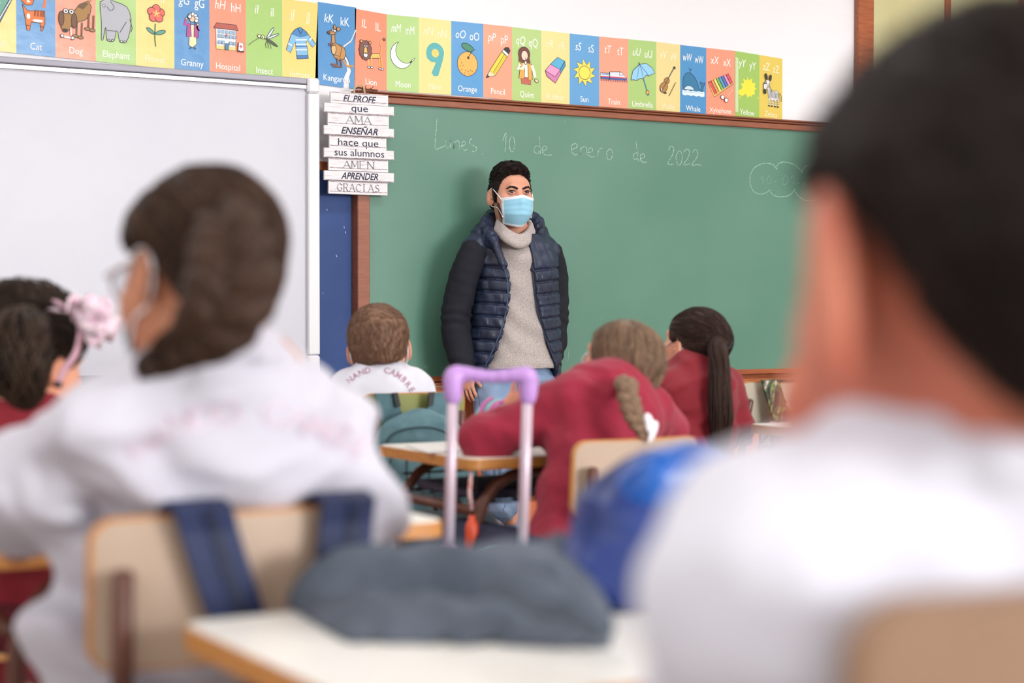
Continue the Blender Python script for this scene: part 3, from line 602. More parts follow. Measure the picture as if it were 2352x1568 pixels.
for (ch, word, pa, pb, col, fn) in PANELS:
    sh = sheets['A' if ch < 'j' else 'J' if ch < 'y' else 'Y']; xa, xb = pxX(pa, 80, YP), pxX(pb, 80, YP); za, zb = ztp(pa), ztp(pb); HP = (za+zb-zbp(pa)-zbp(pb))/2
    m = pm(col); th = .0011
    f = lambda x, z, h: A([x, YP-h, z])
    if ch == 'k':
        mb = MB(); fk = lambda X, Y, h: PY(*cv2(X, Y), YP)+A([0, -h, 0])
        mb.prism([(462, 22), (910, 90), (905, 350), (850, 475), (720, 570), (800, 720), (805, 830), (770, 900), (760, 1030), (428, 985), (440, 500)], fk, th)
        mb.prism([(905, 362), (888, 700), (885, 1042), (830, 1036), (835, 900), (858, 830), (820, 700), (745, 575), (860, 490)], fk, th)
        pn = mb.obj('letter_panel', m, sh)
        mb = MB(); mb.ribbon([fk(*q, .0012) for q in ((905, 352), (852, 478), (722, 572), (802, 722), (808, 832))], .004, .0008, (0, -1, 0)); mb.obj('torn_edge', mat('torn_paper_white', (240, 238, 236), .8), pn)
    else:
        # slightly rippled sheet: four slices across
        mb = MB(); n = 4; V = []
        for i in range(n+1):
            t = i/n; x = xa+(xb-xa)*t; z = za+(zb-za)*t; rp = .0
            z2 = zbp(pa)+(zbp(pb)-zbp(pa))*t; V += [A([x, YP, z2]), A([x, YP, z]), A([x, YP-th, z]), A([x, YP-th, z2])]
        Fc = []
        for i in range(n):
            for k in range(4): Fc.append((i*4+k, (i+1)*4+k, (i+1)*4+(k+1) % 4, i*4+(k+1) % 4))
        Fc += [(0, 1, 2, 3), tuple(n*4+k for k in (3, 2, 1, 0))]
        mb.add(V, Fc); pn = mb.obj('letter_panel', m, sh)
    U = (xb-xa)/2; xc = (xa+xb)/2; zc = (za+zb)/2-HP/2; sl = (zb-za)/(xb-xa)
    hu = HP/2/U
    pic = Pic(xc, zc-.06*hu*U, U*(.92 if hu > 1.8 else .95), sl); fn(pic)
    if ch == 'y': pic.p((196, 220, 168), [(-1.08, -1.8), (-.8, -1.8), (-.8, 2.0), (-1.08, 2.05)], 0)
    pic.mb.obj('picture', pic.ms, pn)
    faint = col[0] > 220 and col[1] > 190
    mb = MB()
    def put(s, u, v, size, shear=0, bold=0, sx=1.0):
        V, Fc = text_mesh(s, size, shear, bold); W = V.copy(); zz = V[:, 0]*sx
        W = np.stack([xc+u*U+zz, np.full(len(V), YP-th-.0006), zc+v*HP+V[:, 1]-size*.36+sl*(u*U+zz)], 1); mb.add(W, Fc)
    s_ = .05; nx = .58 if ch in 'mw' else .74
    put(ch+ch.upper(), -.44 if ch != 'w' else -.48, .335, s_, .18, 0, nx); put(ch+ch.upper(), .44, .32, s_, 0, 0, nx-.02)
    put(word, 0, -.40, .036 if len(word) < 9 else .033, 0, 0, .86)
    mb.obj('lettering', M_printf if faint else M_print, pn, kind='stuff')

# ============================================================ HANGING PLANK SIGN
YS = -.098
sg0 = PY(822, 447, YS)
sign = thing('hanging_sign', (sg0[0], YS, sg0[2]), 'whitewashed wooden plank sign with nine lines of Spanish words hung on twine', 'sign')
M_wash = mat('whitewashed_wood', (232, 228, 230), .7, col2=(196, 186, 190), cscale=5, cdetail=8, stretch=(3, 6, 40), lo=.5, hi=.8, bump=.3, bscale=30)
M_crack = mat('plank_crack_paint', (128, 104, 112), .8, col2=(200, 190, 192), cscale=12, stretch=(4, 1, 40), lo=.4, hi=.6)
M_ink = mat('navy_ink', (44, 46, 70), .7)
cv3 = lambda X, Y: (700+X/5.2267, 180+Y/5.2267)
GL = {'A': ([(0, 0), (.5, 1), (1, 0)], [(.2, .33), (.8, .33)]), 'M': ([(0, 0), (.08, 1), (.5, .2), (.92, 1), (1, 0)],), 'E': ([(.85, 1), (.1, 1), (.1, 0), (.9, 0)], [(.1, .52), (.65, .52)]), 'N': ([(.05, 0), (.05, 1), (.95, 0), (.95, 1)],),
      'G': ([(.92, .8), (.6, 1), (.25, .9), (.05, .5), (.25, .1), (.6, 0), (.92, .15), (.92, .45), (.6, .45)],), 'R': ([(.1, 0), (.1, 1), (.65, 1), (.82, .78), (.65, .52), (.1, .5)], [(.5, .5), (.75, .1), (1.0, 0)]),
      'C': ([(.92, .8), (.6, 1), (.25, .9), (.05, .5), (.25, .1), (.6, 0), (.92, .2)],), 'I': ([(.5, 0), (.5, 1)],), 'S': ([(.85, .82), (.55, 1), (.2, .85), (.25, .6), (.75, .42), (.85, .18), (.5, 0), (.12, .15)],)}
SERIF = {'A': [(0, 0), (1, 0)], 'M': [(0, 0), (1, 0), (.08, 1), (.92, 1)], 'N': [(.05, 0), (.05, 1), (.95, 1)], 'R': [(.1, 0), (.1, 1)], 'I': [(.5, 0), (.5, 1)], 'E': [(.1, 0), (.1, 1)], 'G': [(.92, .8)], 'C': [(.92, .8)], 'S': []}
planks = [(310, 1003, 168, 310, 296, 'EL PROFE', 'b'), (230, 1067, 308, 425, 296, 'que', 't'), (277, 1012, 418, 580, 0, 'AMA', 's'), (228, 1067, 575, 690, 0, 'ENSEÑAR', 'b'), (296, 982, 690, 848, 0, 'hace que', 't'), (228, 1067, 842, 962, 0, 'sus alumnos', 't'), (288, 1003, 960, 1112, 0, 'AMEN', 's'), (230, 1067, 1112, 1232, 0, 'APRENDER', 'b'), (288, 995, 1230, 1392, 0, 'GRACIAS', 's')]
for i, (x0, x1, y0, y1, _, txt, kind) in enumerate(planks):
    xa, xb = pxX(*cv3(x0, y0), YS), pxX(*cv3(x1, y0), YS); zt = PY(*cv3(650, y0+6), YS)[2]; zb = PY(*cv3(650, y1+6), YS)[2]
    wide = x1 > 1050; yb = YS-(.004 if wide else 0)
    tl = (.004 if i in (0, 2) else -.002)*0
    pk = MB().box((xa, yb, zb+.001), (xb, yb+.012, zt-.001), .0015).obj('plank', M_wash, sign)
    mb = MB()
    for zz in ((zt-.004, zb+.012) if not wide else (zb+.003,)):
        mb.ribbon([(xa+.004, yb-.0004, zz), (xa+(xb-xa)*.4, yb-.0004, zz-.001), (xb-.004, yb-.0004, zz+.0008)], .0028, .0006, (0, -1, 0))
    mb.obj('groove_line', M_crack, pk)
    mb = MB(); H = zt-zb; xm = (xa+xb)/2; tw = {'EL PROFE': .148, 'que': .074, 'AMA': .118, 'ENSEÑAR': .164, 'hace que': .180, 'sus alumnos': .222, 'AMEN': .142, 'APRENDER': .166, 'GRACIAS': .196}[txt]
    if kind == 's':
        hh = H*.56; n = len(txt); cw = tw/n; z0 = zb+H*.24
        for j, c_ in enumerate(txt):
            lx = xm-tw/2+j*cw+cw*.08; lw = cw*.82 if c_ != 'I' else cw*.6
            for st in GL[c_]:
                for k in range(len(st)-1):
                    a, b_ = A(st[k]), A(st[k+1]); thick = .0036 if (b_[0]-a[0])*(b_[1]-a[1]) < 0 or c_ == 'I' or (abs(b_[0]-a[0]) < .1) else .0014
                    pa_ = A([lx+a[0]*lw, yb-.0005, z0+a[1]*hh]); pb_ = A([lx+b_[0]*lw, yb-.0005, z0+b_[1]*hh])
                    if thick > .003:
                        for o_ in (-.0016, .0016): mb.ribbon([pa_+A([o_, 0, 0]), pb_+A([o_, 0, 0])], .0012, .0006, (0, -1, 0))
                    else: mb.ribbon([pa_, pb_], thick, .0006, (0, -1, 0))
            for sx_, sz_ in SERIF[c_]: mb.ribbon([(lx+sx_*lw-.004, yb-.0005, z0+sz_*hh), (lx+sx_*lw+.004, yb-.0005, z0+sz_*hh)], .0014, .0006, (0, -1, 0))
    else:
        V, Fc = text_mesh(txt, .034, .3 if kind == 'b' else 0, .0007 if kind == 'b' else .0001)
        wd = V[:, 0].max()-V[:, 0].min(); cx = (V[:, 0].max()+V[:, 0].min())/2; sc_ = tw/wd
        vs = 1.12 if kind == 'b' else 1.2
        W = np.stack([xm+(V[:, 0]-cx)*sc_, np.full(len(V), yb-.0006), zb+H*(.20 if kind == 'b' else .26)+V[:, 1]*vs], 1); mb.add(W, Fc)
    mb.obj('lettering', M_ink, pk, kind='stuff')
for xx in (600, 718):
    MB().tube([PY(*cv3(xx, 200), YS+.016), PY(*cv3(xx, 1380), YS+.016)], .002, 6).obj('backing_cord', mat('twine', (196, 170, 130), .9), sign)
tw_ = spline([PY(*cv3(X, Y), YS-.002) for X, Y in ((592, 172), (598, 130), (615, 100), (650, 82), (690, 84), (710, 120), (720, 178))], 5)
MB().tube(tw_, .0035, 7).obj('twine_loop', MATS['twine'], sign)
# rusty twisted wire lying along the board top
M_wire = mat('rusty_wire', (110, 66, 50), .6, metal=.4)
wr = thing('rusty_wire', tuple(PY(*cv3(700, 150), -.082)), 'rusty twisted wire with barbs along the corner of the chalkboard frame', 'wire')
base = [PY(*cv3(X, Y), -.088) for X, Y in ((595, 150), (620, 120), (660, 112), (700, 128), (760, 134), (820, 140), (875, 146))]
for ph in (0, math.pi):
    s_ = spline(base, 10); mb = MB(); mb.tube([p+.003*A([0, math.cos(i*.9+ph), math.sin(i*.9+ph)]) for i, p in enumerate(s_)], .0016, 5); mb.obj('strand', M_wire, wr)
for q in (((690, 78), (692, 140)), ((738, 84), (716, 138), (742, 128)), ((824, 96), (790, 140)), ((786, 116), (815, 150))):
    MB().tube([PY(*cv3(*p), -.09) for p in q], .0018, 5).obj('barb', M_wire, wr)
# ============================================================ PEOPLE: shared pieces
M_skin = mat('warm_skin', (222, 164, 138), .5, sss=.12, bump=.08, bscale=300, col2=(212, 148, 122), cscale=14)
M_skin2 = mat('tan_skin', (196, 132, 100), .5, sss=.12, bump=.08, bscale=300, col2=(182, 116, 86), cscale=14)
M_kskin = mat('child_skin', (226, 164, 136), .5, sss=.18, col2=(218, 142, 110), cscale=14)
M_white2 = mat('lit_white_polo_cotton', (216, 216, 228), .8, sheen=.15, bump=.2, bscale=260, bdist=.001)  # lighter copy of the same polo cotton, for the more brightly lit boys
M_white = mat('shaded_white_polo_cotton', (200, 198, 210), .8, sheen=.15, bump=.2, bscale=260, bdist=.001)  # same cotton; the dimmer light on the near-left girl is put into its colour
M_red = mat('crimson_jumper_fleece', (150, 26, 54), .85, sheen=.1, bump=.35, bscale=260, bdist=.001)
M_red2 = mat('red_jumper_fleece', (128, 18, 34), .85, sheen=.1, bump=.35, bscale=260, bdist=.001)
M_strap = mat('white_mask_elastic', (240, 240, 244), .6)
M_darkcloth = mat('navy_trouser_cloth', (40, 44, 70), .85)
M_plaid = mat('pleated_grey_cloth', (80, 76, 90), .85)
def hair_mat(name, c1, c2, isl=.55): return mat(name, c1, .55, col2=c2, cscale=40, stretch=(6, 6, 1), bump=.35, bscale=60, island=isl, lo=.4, hi=.8, spec=.18)
class Head:
    """head-local frame: x right, y forward, z up, sizes of an adult head times s"""
    def __init__(s, c, R, sc_): s.c = A(c, float); s.R = A(R); s.s = sc_
    def W(s, p): return s.c+s.R@(A(p, float)*s.s)
    def L(s, X, Y, Z):
        X, Y, Z = X-s.c[0], Y-s.c[1], Z-s.c[2]; R = s.R; k = 1/s.s
        return (R[0, 0]*X+R[1, 0]*Y+R[2, 0]*Z)*k, (R[0, 1]*X+R[1, 1]*Y+R[2, 1]*Z)*k, (R[0, 2]*X+R[1, 2]*Y+R[2, 2]*Z)*k
    def ell(s, v, c, r, R=None, k=.015, op='u'):
        RR = s.R if R is None else s.R@A(R); v.ell(s.W(c), A(r, float)*s.s, RR, k*s.s, op)
    def cap(s, v, a, b, ra, rb=None, k=.012, op='u'): v.cap(s.W(a), s.W(b), ra*s.s, None if rb is None else rb*s.s, k*s.s, op)
def head_vol(H, h, neck=None, ears=1, es=1.0, nr=.05, face=1, pad=.16):
    r = pad*H.s; lo = H.c-r; hi = H.c+r
    if neck is not None: lo = np.minimum(lo, A(neck)-.09); hi = np.maximum(hi, A(neck)+.07)
    v = Vol(lo, hi, h)
    H.ell(v, (0, -.018, .03), (.076, .094, .086), k=0)
    H.ell(v, (0, .03, -.015), (.066, .064, .09), k=.03)
    H.ell(v, (0, .038, -.07), (.05, .05, .042), k=.03)
    H.ell(v, (0, .07, -.098), (.022, .02, .018), k=.025)
    if face:
        for sx in (-1, 1):
            H.ell(v, (sx*.04, .056, -.03), (.025, .028, .026), k=.03)
            H.ell(v, (sx*.033, .1, .008), (.019, .013, .013), k=.02, op='s')
            H.ell(v, (sx*.011, .098, -.032), (.008, .009, .007), k=.012)
        H.cap(v, (-.03, .082, .03), (.03, .082, .03), .011, k=.02)
        H.cap(v, (0, .085, .018), (0, .106, -.026), .008, .011, k=.014)
        H.ell(v, (0, .09, -.062), (.024, .012, .011), k=.02)
    if neck is not None:
        H_low = H.W((0, -.022, -.05)); v.cap(H_low, neck, nr*H.s*1.04, nr*H.s*1.12, .03)
    if ears:
        for sx in (-1, 1):
            a = math.radians(22*sx); Re = A(Matrix.Rotation(a, 3, 'Z') @ Matrix.Rotation(math.radians(-12), 3, 'X'))
            c = A([sx*(.079+.03*(es-1)), -.012, -.008]); H.ell(v, c, (.007*es, .019*es, .033*es), Re, k=.008)
            H.ell(v, c+A([sx*.006, -.008, .003]), (.006*es, .017*es, .031*es), Re, k=.006)
            H.ell(v, c+A([sx*.0115, .004, .006]), (.0075, .0105, .019), Re, k=.003, op='s')
            H.ell(v, c+A([sx*.008, .012, -.004]), (.006, .006, .008), Re, k=.003, op='s')
            H.ell(v, c+A([sx*.004, .012, .0]), (.004, .005, .008), Re, k=.003)
    return v
def hair_vol(H, h, zl, th, front=None, vhead=None, pad=.19, ns=0, nf=60, sd=1, ex=None):
    """zl: y->lowest z of the hairline; th(x,y,z)->thickness"""
    v = Vol(H.c-pad*H.s, H.c+pad*H.s, h)
    H.ell(v, (0, -.018, .03), (.076, .094, .086), k=0); H.ell(v, (0, .03, -.015), (.066, .064, .09), k=.03)
    H.ell(v, (0, -.03, -.02), (.066, .066, .075), k=.03)
    X, Y, Z = v.grid(); x, y, z = H.L(X, Y, Z)
    t = th(x, y, z)*H.s
    v.v = (v.v-t).astype(np.float32)
    if ex: ex(v)
    ys = A([q[0] for q in zl]); zs = A([q[1] for q in zl])
    cut = (np.interp(y.ravel(), ys, zs).reshape(y.shape)-z)*H.s
    k = .012*H.s; hh = np.maximum(k-np.abs(v.v-cut), 0)/k; v.v = (np.maximum(v.v, cut)+hh*hh*k*.25).astype(np.float32)
    if ns: v.noise(ns, nf, sd)
    return v
def strands(VQ, H, n, L, flow, r=.0009, lift=.002, seg=4, keep=None, sd=3, out=0.0, jit=.15):
    """thin 3-sided locks following a flow on the hair surface; one list of pieces"""
    V, Q = VQ; T = bvh(V, Q); g = np.random.default_rng(sd); mb = MB(); idx = g.choice(len(V), n*3 if keep else n)
    k = 0
    for i in idx:
        p = V[i]
        if keep and not keep(H.R.T@(p-H.c)/H.s): continue
        k += 1
        if k > n: break
        pts = []; q = Vector(p); l = L*g.uniform(.6, 1.2); jj = A(g.normal(size=3))*jit
        for s_ in range(seg+1):
            hit, nrm, _, _ = T.find_nearest(q)
            if hit is None: break
            pts.append(A(hit)+A(nrm)*(lift*H.s*(.4+s_*.3)+out*s_/seg))
            f = A(flow(H.R.T@(A(hit)-H.c)/H.s)); f = f/(np.linalg.norm(f)+1e-9)+jj; fw = H.R@f; nn = A(nrm); fw = fw-nn*(fw@nn); fw /= np.linalg.norm(fw)+1e-9
            q = Vector(A(hit)+fw*l/seg)
        if len(pts) > 1: mb.tube(pts, [r*(1-.75*j/len(pts)) for j in range(len(pts))], 3, caps=False)
    return mb
def joinmb(VQs, mb, name, m, parent, label=None):
    V, Q = VQs; F_ = Q.tolist(); n = len(V); W = [V]+mb.V; F2 = F_+[[i+n for i in f] for f in mb.F]
    return tag(mk(name, np.concatenate(W), F2, m, parent, True), label=label)
def lock_bundle(path, rad, n, r=.0016, sd=5, spread=1.0, flat_=1.0, wav=0, taper=.25):
    """a tail of hair: n long thin locks round a centre path with radius list rad"""
    P_ = spline(path, 6); m = len(P_); rr = np.interp(np.linspace(0, 1, m), np.linspace(0, 1, len(rad)), rad); g = np.random.default_rng(sd); mb = MB()
    for i in range(n):
        a = g.uniform(0, 6.283); q = math.sqrt(g.uniform(.0, 1))*spread; e = m if g.uniform() < .6 else int(m*g.uniform(.72, 1)); w_ = g.uniform(-wav, wav); pts = []
        for j in range(e):
            t = P_[min(j+1, m-1)]-P_[max(j-1, 0)]; t /= np.linalg.norm(t)+1e-9; b = np.cross(t, _f); b /= np.linalg.norm(b)+1e-9; c = np.cross(b, t)
            aa = a+w_*j/m*3; pts.append(P_[j]+(b*math.cos(aa)+c*math.sin(aa)*flat_)*rr[j]*q)
        mb.tube(pts, [r*(1-(1-taper)*(k/len(pts))**2) for k in range(len(pts))], 4, caps=False)
    return mb
def braid(path, rad, turns, sd=2, am=1.0):
    """three plaited strands, each a swelling lock"""
    P_ = spline(path, 14); m = len(P_); rr = np.interp(np.linspace(0, 1, m), np.linspace(0, 1, len(rad)), rad); out = []
    for k in range(3):
        pts = []; rs = []
        for j in range(m):
            t = P_[min(j+1, m-1)]-P_[max(j-1, 0)]; t /= np.linalg.norm(t)+1e-9; b = np.cross(t, _f); b /= np.linalg.norm(b)+1e-9; c = np.cross(b, t)
            ph = 2*math.pi*(turns*j/m+k/3); pts.append(P_[j]+b*math.sin(ph)*rr[j]*.62*am+c*math.sin(2*ph)*rr[j]*.42*am); rs.append(rr[j]*(.5+.06*math.cos(2*ph)))
        out.append((pts, rs))
    return out
def braid_mesh(path, rad, turns, h=.003, sd=4, n=120, r=.001, am=1.0):
    br = braid(path, rad, turns, am=am); allp = A([p for q in br for p in q[0]]); mx = max(rad)
    v = Vol(allp.min(0)-mx*1.3, allp.max(0)+mx*1.3, h)
    for pts, rs in br: v.tube(pts, rs, k=.002, m=.012)
    VQ = v.mesh(); mb = MB(); g = np.random.default_rng(sd)
    for pts, rs in br:
        for i in range(n//3):
            a = g.uniform(0, 6.28); q = []; m = len(pts); j0 = int(g.uniform(0, m*.8)); 
            for j in range(j0, min(m, j0+max(6, m//4))):
                t = pts[min(j+1, m-1)]-pts[max(j-1, 0)]; t /= np.linalg.norm(t)+1e-9; b = np.cross(t, _f); b /= np.linalg.norm(b)+1e-9; c = np.cross(b, t)
                q.append(pts[j]+(b*math.cos(a)+c*math.sin(a))*rs[j]*1.02)
            if len(q) > 2: mb.tube(q, r, 3, caps=False)
    return VQ, mb
def hand_vol(wrist, palmdir, nrm, s=1.0, thumb=1, curl=.5, h=.0022, fore=None, spread=.12):
    """palm + five fingers. palmdir: wrist->knuckles, nrm: back of the hand, thumb=+1/-1 side"""
    f = A(palmdir, float); f /= np.linalg.norm(f); n = A(nrm, float); n = n-f*(n@f); n /= np.linalg.norm(n); x = np.cross(f, n)*thumb
    w_ = A(wrist, float); v = Vol(w_-.2*s, w_+.2*s, h)
    if fore is not None: v.cap(fore, w_, .026*s, .023*s, .01)
    Rm = np.stack([x, f, n], 1)
    v.ell(w_+f*.045*s, (.038*s, .05*s, .014*s), Rm, .015*s); v.ell(w_+f*.06*s, (.04*s, .03*s, .0125*s), Rm, .01*s)
    for i, (ox, ln) in enumerate(((.028, .074), (.0095, .083), (-.009, .077), (-.027, .06))):
        p = w_+f*(.086-.004*abs(i-1))*s+x*ox*s; a = 0; segs = [ln*.45, ln*.31, ln*.24]; r = .0085*s*(1-.04*i); sp = spread*(ox/.03)
        v.cap(p-f*.03*s, p, r*1.1, r*1.05, .006*s)
        for j, sg in enumerate(segs):
            a += curl*(.7 if j == 0 else 1.0); d = (f*math.cos(a)-n*math.sin(a))+x*sp*math.cos(a); d /= np.linalg.norm(d); q = p+d*sg*s
            v.cap(p, q, r*(1-.08*j), r*(1-.08*(j+1)), .0015*s); p = q
    p = w_+f*.02*s+x*.026*s; d = f*.8+x*.5-n*.3
    for j, (sg, r) in enumerate(((.034, .0125), (.024, .0098), (.018, .0085))):
        d /= np.linalg.norm(d); q = p+d*sg*s; v.cap(p, q, r*s, r*.88*s, .008*s if j == 0 else .002*s); p = q; d = d+f*.3-n*.12
    return v
def ear_loop(H, sx, name, parent, mask_pts):
    """elastic from the mask round the back of the ear"""
    c = A([sx*.088, -.02, -.005]); mb = MB()
    pts = spline([H.W(mask_pts[0]), H.W((sx*.079, .02, .018)), H.W((sx*.082, -.008, .028)), H.W((sx*.083, -.034, .008)), H.W((sx*.082, -.034, -.022)), H.W((sx*.077, -.008, -.043)), H.W((sx*.068, .03, -.05)), H.W(mask_pts[1])], 5)
    mb.tube(pts, .0017*H.s+.0003, 6); return mb.obj(name, M_strap, parent, True)
def mask_mesh(H, name, m, parent, w_=.066, zt=-.012, zb=-.112, y0=.122):
    """pleated surgical mask: grid sheet wrapped over nose and chin, 2 mm thick"""
    nu, nv = 25, 31; F1 = np.zeros((nu, nv, 3))
    for i in range(nu):
        u = -1+2*i/(nu-1)
        for j in range(nv):
            t = j/(nv-1); z = zt+(zb-zt)*t; up = (1-abs(u))**1.3*.012*(1-t)
            wd = w_*(1-.02*math.sin(math.pi*t)-.30*max(0, t-.45)**1.5/.4); x = u*wd
            yy = y0+.002*math.sin(t*math.pi)-.050*abs(u)**2.3-.004*abs(u)
            yy -= .036*max(0, t-.62)**1.3/.28*1.0
            yy -= .012*(1-t)**3*(abs(u) < .4)*(1-abs(u)/.4)*0
            nose = math.exp(-(u/.22)**2)*math.exp(-((t-.22)/.28)**2)*.010; yy += nose-.006
            pl = 0
            for q in (.3, .48, .66): pl += .0028*(1/(1+math.exp(-(t-q)*90)))*(1-.5*abs(u))-.0028*max(0, min(1, (t-q)/.17))*(1-.5*abs(u))
            yy -= pl; z2 = z+up-(1-abs(u)**2)*.014*t**2
            F1[i, j] = (x, yy, z2)
    V = [H.W(F1[i, j]) for i in range(nu) for j in range(nv)]; inn = [H.W(F1[i, j]-A([0, .0022, 0])) for i in range(nu) for j in range(nv)]
    n = nu*nv; Fc = []; fm = []
    for i in range(nu-1):
        for j in range(nv-1):
            a, b_, c, d = i*nv+j, (i+1)*nv+j, (i+1)*nv+j+1, i*nv+j+1
            k = 1 if (j < 3 or i == 0 or i == nu-2 or j > nv-4) else 0
            Fc.append((a, d, c, b_)); fm.append(k); Fc.append((n+a, n+b_, n+c, n+d)); fm.append(1)
    rim = [i*nv for i in range(nu)]+[(nu-1)*nv+j for j in range(1, nv)]+[i*nv+nv-1 for i in range(nu-2, -1, -1)]+[j for j in range(nv-2, 0, -1)]
    for a, b_ in zip(rim, rim[1:]+rim[:1]): Fc.append((a, b_, n+b_, n+a)); fm.append(1)
    return mk(name, V+inn, Fc, m, parent, True, fm)
def project_text(s, VQ, origin, ux, uz, size, arc=None, sweep=0, m=None, parent=None, name='lettering', bold=.0006, space=1.1, off=.0012):
    """letters laid on cloth: ux/uz span a plane at origin, ray-cast along the camera-independent plane normal"""
    V, Q = VQ; T = bvh(V, Q); ux = A(ux, float); ux /= np.linalg.norm(ux); uz = A(uz, float); uz -= ux*(uz@ux); uz /= np.linalg.norm(uz); nn = np.cross(ux, uz)
    mb = MB(); tot = len(s)
    for i, ch in enumerate(s):
        if ch == ' ': continue
        TV, TF = text_mesh(ch, size, 0, bold); t = (i-(tot-1)/2)/tot
        a = t*sweep; cx, cz = arc*math.sin(a), arc*math.cos(a)-arc; out = []
        for q in TV:
            lx = q[0]*math.cos(-a)-(q[1])*math.sin(-a); lz = q[0]*math.sin(-a)+q[1]*math.cos(-a)
            p = A(origin)+ux*(cx+lx)+uz*(cz+lz)
            hit, n_, _, _ = T.ray_cast(Vector(p+nn*.25), Vector(-nn), .6)
            out.append(A(hit)+A(n_)*off if hit is not None else None)
        if any(o is None for o in out): continue
        mb.add(out, TF)
    if mb.n: return mb.obj(name, m, parent, kind='stuff')
# ============================================================ THE TEACHER
T = PY
def teacher():
    H = Head(T(1174, 453, -.245), rotm(math.radians(171), math.radians(1), 0), 1.03)
    neck = T(1183, 556, -.2)
    hv = head_vol(H, .0019, neck, nr=.056)
    for sx in (-1, 1):      # lids
        for up in (1, -1):
            pts = [H.W((sx*.033+dx, .0945-abs(dx)**2*34-(.0012 if up < 0 else 0), .0125+up*(.0064 if up > 0 else .0070)*(1-(dx/.0165)**2)+.0004)) for dx in np.linspace(-.0155, .0155, 7)]
            hv.tube(pts, .0016*H.s, k=.004)
    body = Vol(T(1000, 560, 0)+A([-.1, -.85, -1.55]), T(1330, 480, 0)+A([.1, .0, .05]), .007)
    body.loft([(T(1183, y, -.2)[2], T(cx, y, -.2)[0], -.2, rx, ry) for y, cx, rx, ry in ((560, 1184, .11, .07), (600, 1186, .15, .1), (700, 1184, .145, .1), (800, 1184, .14, .1), (880, 1184, .15, .11))], k=.03)
    body.cap(neck, T(1183, 590, -.2), .06, .08)
    shR, shL = T(1090, 578, -.19), T(1262, 586, -.16)
    armR = [shR, T(1066, 640, -.17), T(1050, 715, -.15), T(1052, 780, -.16), T(1070, 852, -.2)]
    armL = [shL, T(1273, 640, -.13), T(1274, 720, -.12), T(1270, 790, -.13), T(1262, 850, -.17)]
    for a in (armR, armL): body.tube(a, [.045, .042, .038, .034, .026], k=.02)
    hipR, hipL = T(1140, 895, -.2), T(1228, 895, -.2)
    legR = [hipR, T(1132, 1040, -.34), T(1150, 1172, -.43)]; legL = [hipL, T(1190, 1040, -.33), T(1176, 1190, -.38)]
    for a in (legR, legL): body.tube(a, [.08, .046, .026], k=.03)
    wr = T(1069, 848, -.2); hd = T(1078, 912, -.21)-wr
    hR = hand_vol(wr, hd, (-.85, -.5, .1), .88, thumb=-1, curl=.34, fore=armR[3])
    wl = T(1262, 846, -.17); hL = hand_vol(wl, (-.1, -.02, -1), (.9, -.3, 0), .95, thumb=1, curl=.5, fore=armL[3], h=.003)
    VQ = join([hv.mesh(), body.mesh(), hR.mesh(), hL.mesh()])
    o = mk('person', VQ[0], VQ[1], M_skin, None, True)
    tag(o, 'bearded man in a navy quilted jacket, grey sweater and blue face mask by the chalkboard', 'person')
    # jeans
    M_j = mat('light_blue_denim', (140, 160, 188), .8, col2=(104, 132, 170), cscale=9, bump=.4, bscale=200, lo=.3, hi=.8)
    j = Vol(T(1040, 1230, -.2)+A([-.05, -.45, -.05]), T(1310, 830, -.2)+A([.05, .2, .05]), .0055)
    zh = T(1183, 822, -.2)[2]
    j.loft([(T(1183, y, -.2)[2], T(cx, y, -.2)[0], -.2, rx, ry) for y, cx, rx, ry in ((836, 1184, .145, .10), (870, 1184, .175, .125), (905, 1183, .18, .12))], k=.03)
    j.tube([hipR, T(1136, 1040, -.34), T(1152, 1120, -.39), T(1157, 1154, -.42)], [.1, .07, .058, .055], k=.03)
    j.tube([hipL, T(1196, 1040, -.32), T(1180, 1120, -.34), T(1180, 1222, -.36)], [.1, .07, .054, .05], k=.02)
    j.cap(T(1156, 1143, -.41), T(1155, 1156, -.42), .060, .062, .004)
    X, Y, Z = j.grid(); j.v += (.0016*np.sin(Z*110+X*60+3*np.sin(X*25))*np.clip((.45-Z)*4, 0, 1)+.0012*np.sin(Z*90+Y*60+X*50)).astype(np.float32); j.noise(.0022, 26, 4); j.noise(.0012, 60, 6)
    jo = vobj(j, 'jeans', M_j, o)
    M_stitch = mat('denim_seam', (70, 92, 130), .8)
    mb = MB(); V, Q = j.mesh(); Tj = bvh(V, Q)
    def on(T_, px, py, off=.001):
        r = ray(px, py); h_, n_, _, _ = T_.ray_cast(Vector(CAM), Vector(r/np.linalg.norm(r)), 12); return A(h_)+A(n_)*off if h_ is not None else None
    for path in (((1094, 870), (1100, 905), (1107, 950), (1112, 1000)), ((1162, 1150), (1156, 1165), (1148, 1185)), ((1262, 850), (1268, 880)), ((1186, 848), (1188, 880), (1190, 910))):
        pts = [on(Tj, *q) for q in path]; pts = [q for q in pts if q is not None]
        if len(pts) > 1: mb.tube(pts, .0012, 4)
    mb.obj('seam', M_stitch, jo, kind='stuff')
    # sweater
    M_sw = mat('grey_heather_knit', (206, 196, 192), .95, col2=(150, 138, 134), cscale=420, cdetail=2, bump=.9, bscale=420, lo=.38, hi=.68, bdist=.003)
    s = Vol(T(1040, 870, -.2)+A([0, -.3, 0]), T(1320, 480, -.2)+A([0, .2, .02]), .0045)
    rows = ((556, 1184, .10, .075), (585, 1186, .158, .105), (650, 1188, .16, .118), (740, 1188, .16, .118), (800, 1188, .168, .125), (843, 1188, .178, .13))
    s.loft([(T(1183, y, -.2)[2], T(cx, y, -.2)[0], -.2, rx, ry) for y, cx, rx, ry in rows], k=.02)
    s.cap(neck-A([0, 0, .005]), neck-A([0, .02, .06]), .066, .092, .03)
